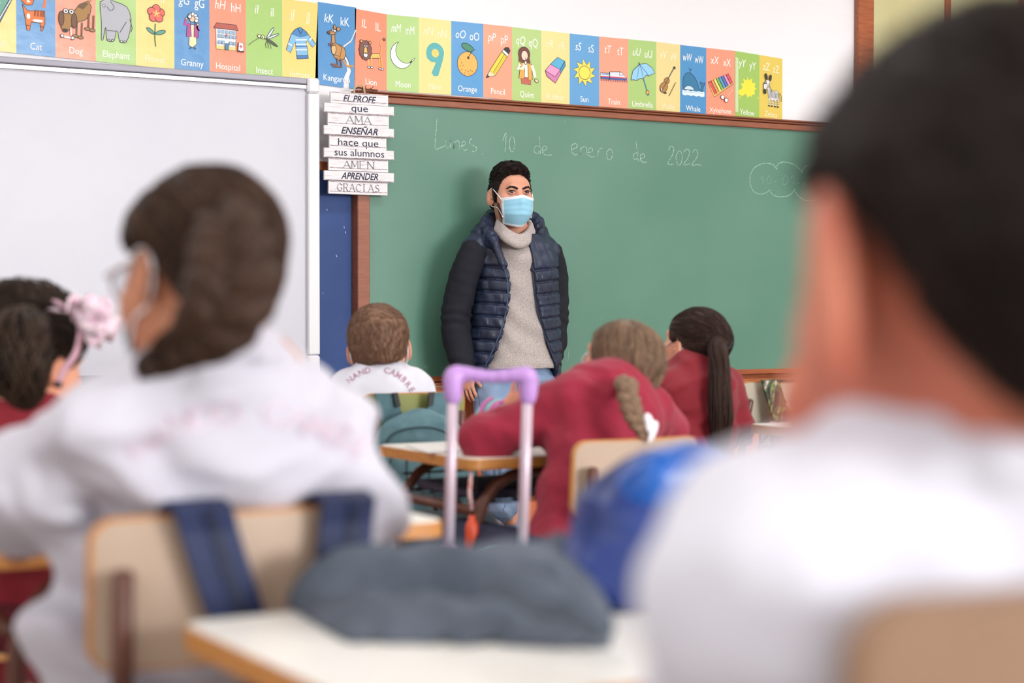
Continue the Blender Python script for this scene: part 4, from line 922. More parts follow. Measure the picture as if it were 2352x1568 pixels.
    X, Y, Z = s.grid(); zc = (Z-T(1183, 843, -.2)[2])
    s.v += (-.0035*np.exp(-((zc-.02)/.018)**2)+.008*np.sin((Z*50+X*34-Y*10+2*np.sin(X*14)))*np.clip(zc*4, 0, 1)*np.clip((.30-zc)*5+.25, .25, 1)).astype(np.float32); s.noise(.003, 22, 8)
    s.v = np.maximum(s.v, T(1183, 845, -.2)[2]-Z+.02*np.cos((X-T(1188, 843, -.2)[0])*9)-.02).astype(np.float32)
    col = [T(1146, 512, -.24), T(1165, 532, -.30), T(1192, 545, -.315), T(1212, 532, -.28), T(1215, 512, -.2), T(1180, 500, -.14), T(1150, 503, -.17)]
    loop = spline(col+[col[0]], 4)
    cdn = T(1183, 560, -.2)
    for k_, (f_, r_) in enumerate(((0, .0075), (.2, .0085), (.45, .010), (.7, .013))): s.tube([p+(A([cdn[0], -.2, p[2]-.05])-p)*A([-.12, -.12, 1])*f_ for p in loop], r_, k=.012)
    s.cap(neck+A([0, 0, .06]), neck+A([0, 0, -.02]), .05, .05, .004, 's')
    so = vobj(s, 'sweater', M_sw, o)
    # jacket body (quilted vest part)
    M_jk = mat('navy_quilted_nylon', (34, 46, 72), .42, col2=(26, 34, 56), cscale=12, bump=.3, bscale=90, spec=.5)
    M_slv = mat('navy_fleece_sleeve', (14, 17, 30), .85, bump=.4, bscale=200)
    jk = Vol(T(1030, 885, -.2)+A([0, -.32, 0]), T(1330, 470, -.2)+A([0, .2, .03]), .0042)
    rows = ((540, 1178, .12, .095), (560, 1184, .165, .115), (600, 1187, .182, .135), (650, 1185, .19, .142), (740, 1184, .2, .146), (820, 1181, .21, .15), (872, 1181, .212, .15))
    jk.loft([(T(1183, y, -.2)[2], T(cx, y, -.2)[0], -.2, rx, ry) for y, cx, rx, ry in rows], k=.02)
    jk.cap(T(1130, 545, -.18), T(1092, 572, -.185), .055, .058, .03); jk.cap(T(1228, 550, -.17), T(1262, 582, -.165), .05, .052, .03)
    X, Y, Z = jk.grid(); xm = T(1190, 700, -.2)[0]; z0 = T(1183, 622, -.3)[2]
    zz = Z-.10*np.abs(X-xm); ph = (z0-zz)/.0505; fr = np.abs(ph-np.round(ph)); seam = np.exp(-(fr/.10)**2)*(ph > -.3)
    puff = np.cos(np.clip(fr, 0, .5)*math.pi)**2
    cell = np.floor(ph); vs = np.abs(np.mod((X-xm)/.062+.37*cell, 1)-.5); 
    jk.v += (.0085*seam+.0025*np.exp(-(vs/.05)**2)*(ph > -.3)+.0012*np.sin(X*150+Z*40)).astype(np.float32); jk.noise(.002, 40, 3)
    el = [T(px, py, -.31) for px, py in ((1138, 505), (1152, 560), (1167, 605), (1171, 650), (1168, 700), (1157, 760), (1142, 812), (1120, 870))]
    er_ = [T(px, py, -.31) for px, py in ((1219, 505), (1216, 560), (1220, 620), (1224, 680), (1238, 740), (1257, 795), (1279, 850), (1283, 872))]
    zf = Z.ravel()
    xl = np.interp(zf, [p[2] for p in el][::-1], [p[0] for p in el][::-1]).reshape(Z.shape); xr = np.interp(zf, [p[2] for p in er_][::-1], [p[0] for p in er_][::-1]).reshape(Z.shape)
    cav = jk.v+.022
    jk.v = np.maximum(jk.v, -cav); ope = np.maximum(np.maximum(xl-X, X-xr), Y+.19); jk.v = np.maximum(jk.v, -ope).astype(np.float32)
    hem = T(1183, 858, -.2)[2]-.05*np.clip((X-xm)/.2, 0, 1)-Z+.02*np.clip((xm-X)/.2-.5, 0, 1); jk.v = np.maximum(jk.v, hem).astype(np.float32)
    jo = vobj(jk, 'jacket', M_jk, o); Vj, Qj = jk.mesh(); Tk = bvh(Vj, Qj)
    M_zip = mat('dark_zip_tape', (52, 66, 96), .5)
    for ed, off in ((((1150, 600), (1165, 640), (1166, 680), (1161, 720), (1150, 760), (1138, 790), (1124, 820), (1112, 845)), -4), (((1222, 600), (1224, 640), (1228, 680), (1236, 720), (1247, 760), (1259, 790), (1272, 825), (1281, 850)), 2)):
        pts = []
        for q in spline([(a, b_, 0) for a, b_ in ed], 5):
            for dx in (0, 1, 2, 3, 4, 6, 8, 10, 12, 14):
                r = ray(q[0]+dx*np.sign(off), q[1]); h_, n_, _, d_ = Tk.ray_cast(Vector(CAM), Vector(r/np.linalg.norm(r)), 12)
                if h_ is not None and h_[1] < -.22: pts.append(A(h_)+A([0, -.001, 0])); break
        if len(pts) > 3:
            pts = [A(pts[max(0, i-2):i+3]).mean(0) for i in range(len(pts))]; MB().tube(pts, .0036, 6).obj('zip_edge', M_zip, jo, True)
    pz = T(1281, 838, -.33); MB().box(pz-A([.004, .004, .03]), pz+A([.004, .004, .004]), .002).obj('zip_pull', mat('dark_metal', (60, 60, 66), .35, metal=.8), jo)
    hd_ = Vol(T(1060, 640, -.2)+A([0, -.25, 0]), T(1300, 470, -.2)+A([0, .25, .03]), .0045)
    hp = [T(1156, 618, -.325), T(1146, 585, -.31), T(1132, 550, -.27), T(1118, 522, -.2), T(1135, 500, -.12), T(1175, 490, -.085), T(1215, 500, -.11), T(1236, 525, -.17), T(1238, 552, -.23), T(1228, 590, -.3), T(1226, 625, -.325)]
    hd_.tube(spline(hp, 3), np.interp(np.linspace(0, 1, 31), [0, .15, .35, .5, .65, .85, 1], [.008, .017, .029, .033, .031, .02, .008]), k=.01)
    hp2 = [T(1150, 590, -.31), T(1128, 560, -.25), T(1100, 540, -.17), T(1125, 522, -.09), T(1180, 515, -.06), T(1235, 530, -.09), T(1252, 552, -.16), T(1238, 590, -.26)]
    hd_.tube(spline(hp2, 3), np.interp(np.linspace(0, 1, 22), [0, .3, .5, .7, 1], [.008, .03, .032, .028, .008]), k=.008)
    hd_.noise(.003, 60, 12); hd_.noise(.002, 120, 5)
    H_in = neck+A([0, -.012, .05]); hd_.cap(H_in-A([0, 0, .1]), H_in+A([0, 0, .08]), .066, .066, .01, 's')
    vobj(hd_, 'hood', M_jk, jo)
    for a, r_, sd in ((armR, [.062, .062, .058, .056, .050], 2), (armL, [.056, .056, .053, .05, .044], 5)):
        a = [A(q) for q in a]; lo = A(a).min(0)-.09; hi = A(a).max(0)+.09; v = Vol(lo, hi, .005); v.tube(spline(a, 3), np.interp(np.linspace(0, 1, 13), np.linspace(0, 1, 5), r_), k=.01)
        X, Y, Z = v.grid(); v.v += (.0022*np.sin(Z*95+X*45+2*np.sin(Y*30)+2.5*np.sin(Z*31))*np.clip((1.25-Z)*4, 0.15, 1)).astype(np.float32); v.noise(.0035, 28, sd)
        v.v = np.maximum(v.v, (a[-1][2]-.004)-Z).astype(np.float32); vobj(v, 'sleeve', M_slv, jo)
    # hair, brows, beard, eyes
    M_h = hair_mat('black_brown_hair', (26, 20, 20), (44, 34, 32), .35)
    zl = [(-.14, -.07), (-.09, -.062), (-.06, -.045), (-.042, -.02), (-.03, .02), (-.006, .026), (.004, -.004), (.012, -.03), (.02, -.03), (.03, .0), (.042, .045), (.05, .07), (.07, .094), (.085, .098), (.12, .1)]
    def th(x, y, z):
        a = np.clip((z-.045)/.06, 0, 1); a = a*a*(3-2*a); return .0035+(.019*a+.008*a*np.clip((y-.0)/.07, 0, 1))*np.clip(1.1-(x/.08)**2*.7, .3, 1)+.002*np.sin(x*260+y*90)*a
    hv2 = hair_vol(H, .0022, zl, th, ns=.0012, nf=150, sd=5); VQh = hv2.mesh()
    st = strands(VQh, H, 1500, .032, lambda p: (.35, .15+.9*(p[1] > .03), .9 if p[1] > .06 else -.4 if p[2] < .05 else .1), r=.0011, lift=.0016, seg=4, out=.003)
    joinmb(VQh, st, 'hair', M_h, o)
    bd = Vol(H.c-.15, H.c+.13, .0022); bd.v[:] = .3
    b2 = head_vol(H, .0022, neck, ears=0, nr=.05); X, Y, Z = b2.grid(); x, y, z = H.L(X, Y, Z)
    reg = np.maximum(np.maximum(z+.03+.35*np.clip(.03-y, 0, 1), -.118-z), np.maximum(.002+.16*(z+.1)-y, -.1-z)); reg = np.maximum(reg, y-.056); b2.v = np.maximum(b2.v-.0016, reg*1.0).astype(np.float32)
    vobj(b2, 'beard', mat('dark_stubble', (72, 50, 46), .8, col2=(110, 78, 68), cscale=220, bump=.5, bscale=300), o)
    for sx in (-1, 1):
        bw = Vol(H.W((sx*.035, .09, .03))-.04, H.W((sx*.035, .09, .03))+.04, .0014)
        pts = [(sx*.013, .0965, .0255), (sx*.024, .0965, .0295), (sx*.038, .0905, .0325), (sx*.053, .076, .0235)]
        bw.tube([H.W(p) for p in pts], [.0042, .0046, .0038, .0018], k=.002); bw.noise(.0006, 500, 2); vobj(bw, 'eyebrow', M_h, o)
        c = H.W((sx*.033, .0838, .0122)); ev = MB(); n = 16
        fwd = H.R@A([.22*1, 1, -.02]); fwd /= np.linalg.norm(fwd); side = np.cross(fwd, [0, 0, 1]); side /= np.linalg.norm(side); up = np.cross(side, fwd)
        def ball(mbx, r0, a0, a1, rr, nn=18, m_=10):
            V = [];
            for i in range(m_+1):
                a = a0+(a1-a0)*i/m_
                for k in range(nn): q = 2*math.pi*k/nn; V.append(c+rr*(fwd*math.cos(a)+(side*math.cos(q)+up*math.sin(q))*math.sin(a)))
            mbx.add(V, [(i*nn+k, i*nn+(k+1) % nn, (i+1)*nn+(k+1) % nn, (i+1)*nn+k) for i in range(m_) for k in range(nn)])
        ball(ev, 0, .001, 3.14, .0122*H.s); eo = ev.obj('eyeball', mat('eye_white', (196, 182, 178), .35, coat=.2), o, True)
        ev = MB(); ball(ev, 0, .001, .66, .0125*H.s, m_=4); ev.obj('iris', mat('brown_iris', (34, 20, 15), .3, coat=.3), eo, True)
        # upper lash line
        pts = [H.W((sx*.033+dx, .0978-abs(dx)**2*34, .0128+.0058*(1-(dx/.0165)**2))) for dx in np.linspace(-.0155, .0155, 9)]
        MB().tube(pts, .0015, 5).obj('lashes', M_h, o, True)
    # face mask
    M_m = mat('blue_surgical_mask', (150, 206, 230), .75, bump=.2, bscale=250); M_me = mat('mask_white_edge', (226, 236, 246), .75)
    mo = mask_mesh(H, 'face_mask', [M_m, M_me], o, w_=.068, zt=-.012, zb=-.112, y0=.127)
    for sx in (-1, 1): ear_loop(H, sx, 'ear_loop', mo, ((sx*.068, .068, -.018), (sx*.060, .066, -.088)))
    # shoes
    M_sh = mat('grey_suede_sneaker', (122, 114, 120), .85, bump=.3, bscale=200); M_sole = mat('white_rubber_sole', (224, 220, 214), .6); M_lace = mat('grey_lace', (96, 86, 96), .8)
    for (ank, heel, toe) in ((T(1146, 1182, -.45), T(1136, 1206, -.43), T(1160, 1292, -.60)), (T(1178, 1216, -.36), T(1176, 1244, -.33), T(1204, 1296, -.53))):
        heel = A(heel); toe = A(toe); toe[2] = max(toe[2], .03); d = toe-heel; L = np.linalg.norm(d); d /= L; sd_ = np.cross(d, [0, 0, 1]); sd_ /= np.linalg.norm(sd_); up = np.cross(sd_, d)
        v = Vol(np.minimum(heel, toe)-.12, np.maximum(heel, toe)+.14, .0035)
        Rm = np.stack([sd_, d, up], 1)
        v.ell(heel+d*.02+up*.01, (.034, .045, .045), Rm, .02); v.ell(heel+d*.10+up*.004, (.038, .08, .038), Rm, .03); v.ell(heel+d*(L-.04)-up*.008, (.042, .06, .028), Rm, .03)
        v.cap(heel+up*.01, ank+A([0, .01, .005]), .036, .036, .02); v.cap(ank-A([0, 0, .02]), ank+A([0, 0, .08]), .029, .032, .004, 's')
        v.ell(heel+d*L*.5-up*.06, (.2, .4, .03), Rm, .004, 's')
        sh = vobj(v, 'shoe', M_sh, o)
        v2 = Vol(np.minimum(heel, toe)-.12, np.maximum(heel, toe)+.12, .004); v2.rbox(heel+d*L*.5-up*.038, (.036, L*.5+.03, .010), Rm, .01); vobj(v2, 'sole', M_sole, sh)
        Vs, Qs = v.mesh(); Ts = bvh(Vs, Qs); mb = MB()
        def onS(a, b_):
            p = heel+d*a+sd_*b_; h_, n_, _, _ = Ts.ray_cast(Vector(p+up*.15), Vector(-up), .3); return A(h_)+A(n_)*.002 if h_ is not None else p+up*.04
        for i in range(5):
            a = .06+i*.022; mb.tube([onS(a, -.018), onS(a+.008, 0), onS(a+.004, .018)], .0028, 6); mb.tube([onS(a, .018), onS(a+.012, 0), onS(a+.018, -.018)], .0024, 6)
        k0 = onS(.06, 0)+up*.006
        for q in (-1, 1): mb.tube(spline([k0, k0+sd_*q*.02+up*.012+d*.006, k0+sd_*q*.035+d*.02, k0+sd_*q*.015+d*.012, k0], 4), .0025, 5); mb.tube(spline([k0, k0+sd_*q*.014+d*.02, k0+sd_*q*.03+d*.045-up*.01], 4), .0022, 5)
        mb.obj('laces', M_lace, sh, True)
        mb = MB()
        for i in range(3):
            for q in (-1, 1):
                pts = []
                for t in np.linspace(0, 1, 5):
                    p = heel+d*(.05+i*.026+t*.02)+up*(-.022+.04*t)+sd_*q*.12; h_, n_, _, _ = Ts.ray_cast(Vector(p), Vector(-sd_*q), .3)
                    if h_ is not None: pts.append(A(h_)+A(n_)*.0012)
                if len(pts) > 2: mb.tube(pts, .0042, 5)
        if mb.n: mb.obj('side_stripes', M_sole, sh, True, kind='stuff')
    return o
tch = teacher(); tch.location = Vector(tch.location)-Vector(_v)*.085
# ============================================================ THE PUPILS
ZL_BOY = [(-.14, -.075), (-.1, -.072), (-.075, -.066), (-.05, -.045), (-.035, -.0), (-.02, .024), (.01, .022), (.03, .025), (.05, .05), (.09, .07)]
ZL_NAPE = [(-.14, -.05), (-.1, -.048), (-.075, -.046), (-.05, -.03), (-.035, .005), (-.02, .026), (.01, .024), (.03, .027), (.05, .05), (.09, .07)]
ZL_UP2 = [(-.14, -.065), (-.09, -.06), (-.06, -.035), (-.045, -.005), (-.028, .028), (-.005, .034), (.02, .025), (.035, .03), (.06, .06), (.09, .07)]
ZL_UP = [(-.14, -.075), (-.09, -.068), (-.06, -.055), (-.04, -.03), (-.025, .01), (-.005, .026), (.02, .01), (.035, .02), (.06, .06), (.09, .07)]
def pupil(label, H, neck, sh, arms, pelvis, skin=M_kskin, top=M_white, hem=.30, tr=(.13, .085), sh_r=.052, collar='polo', sd=1, pitch=0, legs=True, body_h=.009, sleeve=.9, fold=1.0, lower=M_darkcloth, arm_r=(.05, .042, .036), pad=.0, ears=1, es=1.0, hh=.0028, hands=(), trz=1.0, wide=None):
    neck = A(neck); shL, shR = A(sh[0]), A(sh[1]); pelvis = A(pelvis); chest = (shL+shR)/2*.62+neck*.38
    hv = head_vol(H, hh, neck, nr=.046, ears=ears, es=es)
    fwd = A([0, 1, 0]); side = (shR-shL)/np.linalg.norm(shR-shL)
    up = chest-pelvis; up /= np.linalg.norm(up); fw = np.cross(up, side); fw /= np.linalg.norm(fw); side = np.cross(fw, up); R3 = np.stack([side, fw, up], 1)
    if fw[1] < 0: fw = -fw
    knees = [pelvis+side*q*.09+A([0, .36, 0]) for q in (-1, 1)]; feet = [A([k[0], k[1]+.02, .07]) for k in knees]
    def build(v, e, cloth):
        q = e
        v.cap(shL, shR, sh_r+q, sh_r+q, .02) if False else None
        v.cap(shL, chest-A([0, 0, .03]), sh_r+q, .075+q, .04); v.cap(shR, chest-A([0, 0, .03]), sh_r+q, .075+q, .04)
        v.cap(neck-A([0, 0, .015]), chest-A([0, 0, .02]), .052+q, .08+q, .05)
        L = np.linalg.norm(chest-pelvis); w = np.linalg.norm(shR-shL)/2
        for t, a, b_ in ((.12, min(tr[0]*1.05, w*1.0), tr[1]), (.4, tr[0], tr[1]), (.7, tr[0]*.98, tr[1]*1.0), (1.0, tr[0]*1.03, tr[1]*1.12)):
            v.ell(chest+(pelvis-chest)*t, (a+q, b_+q, L*.32), R3, .05)
    al = A([p for a in arms for p in a]+[shL, shR, neck, pelvis]); lo = al.min(0)-.2; hi = al.max(0)+.2
    bv = Vol(lo, np.maximum(hi, A(knees).max(0)+.1), body_h); build(bv, -.008, 0)
    for a, s0 in zip(arms, (shL, shR)): bv.tube([s0]+list(a), [arm_r[0]-.014, arm_r[1]-.012, .022][:len(a)+1], k=.02)
    parts = [hv.mesh()]
    if legs:
        for q in (0, 1): bv.cap(pelvis+side*(q*2-1)*.07, knees[q], .062, .046, .03)
    parts.append(bv.mesh())
    if legs:
        lv = Vol(A(feet).min(0)-.12, A(knees).max(0)+.1, .012)
        for q in (0, 1): lv.cap(knees[q], feet[q], .042, .03, .02); lv.cap(feet[q]-A([0, 0, .02]), feet[q]+A([0, .12, -.03]), .03, .026, .02)
        parts.append(lv.mesh())
    for hnd in hands: parts.append(hand_vol(**hnd).mesh())
    V, Q = join(parts); o = mk('person', V, Q, skin, None, True); tag(o, label, 'person', None)
    # top
    ks = .0065 if body_h < .008 else .007
    v = Vol(lo, hi, ks); build(v, .010, 1)
    for a, s0 in zip(arms, (shL, shR)):
        p = [s0]+list(a); 
        if sleeve < 1 and len(p) > 2: p[-1] = p[-2]+(p[-1]-p[-2])*sleeve
        v.tube(p, [arm_r[0]+.006, arm_r[1]+.008, arm_r[2]+.004][:len(p)], k=.025)
    if wide: 
        for (c_, r_) in wide: v.ell(c_, r_, None, .05)
    X, Y, Z = v.grid(); e = np.zeros_like(v.v)
    e = e+.0045*fold*np.sin(Z*52+X*26+2.2*np.sin(X*17+sd)+sd)*np.clip((neck[2]-.05-Z)*8, .1, 1)
    v.v += e.astype(np.float32); v.noise(.0035*fold, 24, sd); v.noise(.0016*fold, 60, sd+9)
    bottom = pelvis[2]-hem+.02*np.sin(X*30+sd)-Z; v.v = np.maximum(v.v, bottom).astype(np.float32)
    nu = neck-H.c; nu = -nu/np.linalg.norm(nu)
    # open neckline
    if collar == 'polo':
        c0 = neck+nu*.018; pts = []
        for k in range(14):
            a = 2*math.pi*k/14; pts.append(c0+A([math.cos(a)*.058, math.sin(a)*.056-.002, .012*math.sin(-a)-.004]))
        v.tube(pts+[pts[0]], .0105, k=.012); pts2 = [p+(p-c0)*.28-A([0, 0, .022]) for p in pts]; v.tube(pts2+[pts2[0]], .0095, k=.012)
    else:
        c0 = neck+nu*.008; pts = [c0+A([math.cos(a)*.058, math.sin(a)*.055, .01*math.sin(-a)]) for a in np.linspace(0, 6.283, 15)]; v.tube(pts, .0095, k=.012)
    v.cap(neck-A([0, 0, .0]), neck+nu*.10, .047, .05, .006, 's')
    VQ = v.mesh(); to = mk('polo_shirt' if collar == 'polo' else 'jumper', VQ[0], VQ[1], top, o, True)
    if legs:
        lv = Vol(A([*pelvis, *A(knees).min(0), *A(feet).min(0)]).reshape(-1, 3).min(0)-.16, A([*pelvis, *A(knees).max(0)]).reshape(-1, 3).max(0)+.14, .011)
        lv.ell(pelvis, (tr[0]+.012, tr[1]+.03, .1), R3, .03)
        for q in (0, 1): lv.cap(pelvis+side*(q*2-1)*.075, knees[q], .078, .06, .03); lv.cap(knees[q], feet[q]+A([0, 0, .06]), .058, .046, .02)
        X, Y, Z = lv.grid(); lv.v = np.maximum(lv.v, Z-(pelvis[2]+.10)).astype(np.float32)
        vobj(lv, 'trousers', lower, o)
        sv = Vol(A(feet).min(0)-.1, A(feet).max(0)+.2, .008)
        for q in (0, 1): sv.cap(feet[q]-A([0, .01, .03]), feet[q]+A([0, .13, -.035]), .042, .036, .01)
        X, Y, Z = sv.grid(); sv.v = np.maximum(sv.v, .004-Z).astype(np.float32)
        vobj(sv, 'shoes', mat('dark_shoe_leather', (40, 36, 40), .5), o)
    return o, to, VQ
def strap_and_mask(H, o, sides=(-1, 1), m=None):
    mo = mask_mesh(H, 'face_mask', [m or MATS['blue_surgical_mask'], MATS['mask_white_edge']], o, w_=.064, zt=-.016, zb=-.112, y0=.125)
    for sx in (-1, 1): ear_loop(H, sx, 'ear_loop', mo, ((sx*.064, .068, -.02), (sx*.056, .064, -.088)))
YW0 = math.radians(0)
# ---- boy at the front in a white polo
H = Head(P(871, 802, 5.3), rotm(math.radians(-28), math.radians(4), math.radians(-4)), 1.05)
bm, bms, VQ = pupil('boy with short light brown hair in a white polo in front of the blue board', H, P(876, 862, 5.28), (P(806, 896, 5.22), P(948, 894, 5.36)), ([P(790, 960, 5.3), P(800, 1010, 5.55)], [P(982, 955, 5.4), P(1000, 1005, 5.6)]), P(880, 1170, 5.25), top=M_white2, sd=3, tr=(.12, .085), fold=.9)
M_hb = hair_mat('light_brown_hair', (138, 106, 86), (98, 72, 58), .3)
hv = hair_vol(H, .0026, ZL_NAPE, lambda x, y, z: .004+.012*np.clip((z+.05)/.12, 0, 1), ns=.0008, nf=120)
VQh = hv.mesh(); st = strands(VQh, H, 2600, .02, lambda p: (p[0]*6, -.55 if p[2] < .08 else .2, -.9 if p[2] < .08 else -.2), r=.0009, lift=.0009, seg=3, out=.0012)
joinmb(VQh, st, 'hair', M_hb, bm); strap_and_mask(H, bm)
M_print_m = mat('mauve_shirt_print', (168, 128, 148), .8, col2=(206, 190, 204), cscale=40, lo=.45, hi=.7)
project_text('F. NAND  CAMBREL', VQ, P(854, 860, 5.0), _r, (0, 0, 1), .024, arc=.105, sweep=2.7, m=M_print_m, parent=bms)
# ---- girl with a long dark ponytail
H = Head(P(1594, 800, 5.25), rotm(math.radians(8), math.radians(-10), math.radians(3)), .98)
pg, pgs, VQ = pupil('girl in a red jumper with a long dark ponytail tied high', H, P(1590, 850, 5.2), (P(1545, 893, 5.12), P(1668, 890, 5.26)), ([P(1528, 965, 5.2), P(1520, 1010, 5.5)], [P(1690, 960, 5.3), P(1700, 1005, 5.6)]), P(1600, 1180, 5.15), top=M_red2, collar='crew', sd=5, tr=(.125, .09), sleeve=.95, fold=2.0)
M_hd = hair_mat('dark_brown_hair', (34, 22, 20), (66, 46, 38), .45)
tie = H.R.T@(P(1634, 779, 5.19)-H.c)/H.s; tie = A([.01, -.118, tie[2]])
def flow_to(tie):
    def f(p):
        d = tie-A(p); return d/(np.linalg.norm(d)+1e-6)
    return f
hv = hair_vol(H, .0028, ZL_UP, lambda x, y, z: .007+.008*np.clip((z+.02)/.1, 0, 1)+.006*np.exp(-((y+.1)**2+(z-tie[2])**2)/.001), ns=.0006, nf=100)
VQh = hv.mesh(); st = strands(VQh, H, 1300, .07, flow_to(tie), r=.0011, lift=.0010, seg=5, jit=.04)
joinmb(VQh, st, 'hair', M_hd, pg); strap_and_mask(H, pg)
tw0 = H.W(tie)
path = [tw0, P(1648, 792, 5.13), P(1653, 840, 5.08), P(1654, 900, 5.05), P(1656, 960, 5.05), P(1652, 1020, 5.06), P(1646, 1050, 5.06)]
tb = lock_bundle(path, [.012, .028, .03, .034, .036, .026, .010], 420, r=.0022, sd=4, flat_=.6, wav=.5)
mk('ponytail', np.concatenate(tb.V), tb.F, M_hd, pg, True)
MB().tube([tw0+A([.018*math.cos(a), .004*math.sin(a*2), .018*math.sin(a)]) for a in np.linspace(0, 6.28, 14)], .006, 7).obj('hair_tie', mat('black_elastic', (18, 20, 30), .7), pg, True)
# ---- girl with a plait leaning on her desk
H = Head(P(1424, 846, 4.1), rotm(math.radians(12), math.radians(-20), math.radians(-3)), .92)
elb = P(1118, 1008, 4.0); wr = P(1172, 968, 4.2)
hnd = dict(wrist=wr, palmdir=P(1196, 905, 4.2)-wr, nrm=(-.4, -.9, .1), s=.78, thumb=1, curl=.25, fore=elb+(wr-elb)*.7)
wr2 = P(1508, 935, 4.25)
hnd2 = dict(wrist=wr2, palmdir=P(1496, 880, 4.22)-wr2, nrm=(.6, -.7, 0), s=.75, thumb=-1, curl=.4, fore=None)
bg, bgs, VQ = pupil('girl in a crimson jumper with a long light brown plait leaning on her desk', H, P(1408, 884, 4.02), (P(1310, 928, 3.95), P(1484, 940, 4.1)), ([elb, wr], [P(1522, 990, 4.25), wr2]), P(1318, 1330, 3.80), top=M_red, collar='crew', sd=8, tr=(.115, .09), sleeve=.9, fold=1.1, hem=.0, hands=(hnd, hnd2), body_h=.007, arm_r=(.056, .05, .04))
M_hl = hair_mat('light_brown_streaked_hair', (92, 72, 60), (156, 128, 104), .5)
nape = A([-.035, -.10, -.05])
hv = hair_vol(H, .0028, ZL_UP, lambda x, y, z: .008+.008*np.clip((z+.02)/.1, 0, 1), ns=.0008, nf=90)
VQh = hv.mesh(); st = strands(VQh, H, 1300, .07, flow_to(nape), r=.0012, lift=.0011, seg=5, jit=.05)
joinmb(VQh, st, 'hair', M_hl, bg)
n0 = H.W(nape)
bp = [n0+A([0, .0, .012]), P(1438, 885, 3.86), P(1446, 925, 3.80), P(1460, 962, 3.78), P(1480, 1003, 3.77)]
VQb, mbb = braid_mesh(bp, [.020, .025, .024, .021, .010], 2.6, h=.0028, n=240, r=.0011)
joinmb(VQb, mbb, 'plait', M_hl, bg); strap_and_mask(H, bg)
v = Vol(P(1500, 975, 3.77)-.06, P(1500, 975, 3.77)+.06, .0025)
v.ell(P(1490, 966, 3.77), (.011, .006, .018), rotm(0, 0, -.4), .008); v.ell(P(1500, 992, 3.77), (.009, .005, .026), rotm(0, 0, .45), .008); v.ell(P(1484, 985, 3.77), (.006, .006, .006), None, .008)
vobj(v, 'white_ribbon', mat('white_ribbon_satin', (236, 232, 240), .5), bg)
# ---- girl at the far left with a pink headband
H = Head(P(66, 838, 3.3), rotm(math.radians(-58), math.radians(14), math.radians(2)), 1.06)
rg, rgs, VQ = pupil('girl in a dark red jumper with tousled hair and a pink headband', H, P(60, 935, 3.3), (P(-60, 985, 3.25), P(120, 965, 3.4)), ([P(-90, 1100, 3.3), P(-60, 1180, 3.5)], [P(150, 1080, 3.45), P(120, 1170, 3.6)]), P(50, 1430, 3.3), top=M_red2, lower=mat('dark_maroon_cloth', (84, 10, 24), .85), collar='crew', sd=11, sleeve=.95, tr=(.13, .09))
M_hk = hair_mat('tousled_dark_hair', (26, 18, 16), (66, 50, 38), .4)
kn = A([0, -.10, .06])
hv = hair_vol(H, .0032, ZL_UP, lambda x, y, z: .014+.014*np.clip((z+.02)/.1, 0, 1), ns=.003, nf=60, sd=7)
VQh = hv.mesh(); st = strands(VQh, H, 1100, .08, flow_to(kn), r=.0016, lift=.003, seg=5, jit=.22, out=.008)
joinmb(VQh, st, 'hair', M_hk, rg)
tb = lock_bundle([P(70, 730, 3.14), P(40, 770, 3.08), P(35, 840, 3.06), P(45, 900, 3.08), P(40, 925, 3.1)], [.035, .06, .062, .045, .02], 330, r=.003, sd=14, flat_=.7, wav=1.2)
mk('ponytail', np.concatenate(tb.V), tb.F, M_hk, rg, True)
mb = MB()
for (x0, y0, x1, y1) in ((44, 690, 42, 655), (70, 690, 74, 668), (20, 690, 6, 672), (100, 700, 112, 682)):
    for k in range(5): mb.tube([P(x0+k*2, y0, 3.2), P((x0+x1)/2+k, (y0+y1)/2, 3.2), P(x1, y1, 3.2)], [.003, .002, .0006], 4)
mb.obj('loose_tufts', M_hk, rg, True, kind='stuff')
M_pk = mat('pink_headband_satin', (214, 168, 184), .5); M_tu = mat('pink_tulle', (240, 222, 230), .7, col2=(222, 186, 204), cscale=60)
hbp = [P(125, 690, 3.22), P(160, 712, 3.2), P(182, 740, 3.19), P(184, 775, 3.18), P(172, 815, 3.18), P(150, 845, 3.18), P(134, 880, 3.18)]
hb_ = spline(hbp, 5); MB().ribbon(hb_, .014, .004, [(.5, -.8, .2)]*len(hb_)).obj('headband', M_pk, rg, True)
MB().tube([P(134, 876, 3.18), P(132, 890, 3.18)], .008, 8).obj('headband_tip', mat('dark_navy_tip', (36, 34, 52), .5), rg, True)
mb = MB(); g = np.random.default_rng(3)
for k in range(26):
    a = g.uniform(-.9, .9); L_ = g.uniform(.045, .085); c0 = P(178, 742, 3.17); d = _r*math.cos(a)*.9+A([0, 0, 1])*(-math.sin(a)*.9+ .05)+_v*g.uniform(-.4, .4); sd_ = np.cross(d, _v)
    pts = [c0+d*L_*t+_v*.006*math.sin(t*7+k) for t in np.linspace(0, 1, 5)]
    mb.ribbon(pts, [.004, .014, .024, .03, .032], .0008, tuple(_v+g.normal(size=3)*.5))
for k in range(10):
    c0 = P(160+g.uniform(-10, 6), 705+g.uniform(-12, 14), 3.17); d = A(g.normal(size=3)); d /= np.linalg.norm(d); mb.ribbon([c0, c0+d*.02, c0+d*.034+A([0, 0, .004])], [.006, .022, .026], .0008, tuple(g.normal(size=3)))
mb.obj('tulle_bow', M_tu, rg, True, kind='stuff')
m = bpy.data.materials.new('gingham_cloth'); m.use_nodes = True; nt = m.node_tree; tc = nt.nodes.new('ShaderNodeTexCoord'); ck_ = nt.nodes.new('ShaderNodeTexChecker')
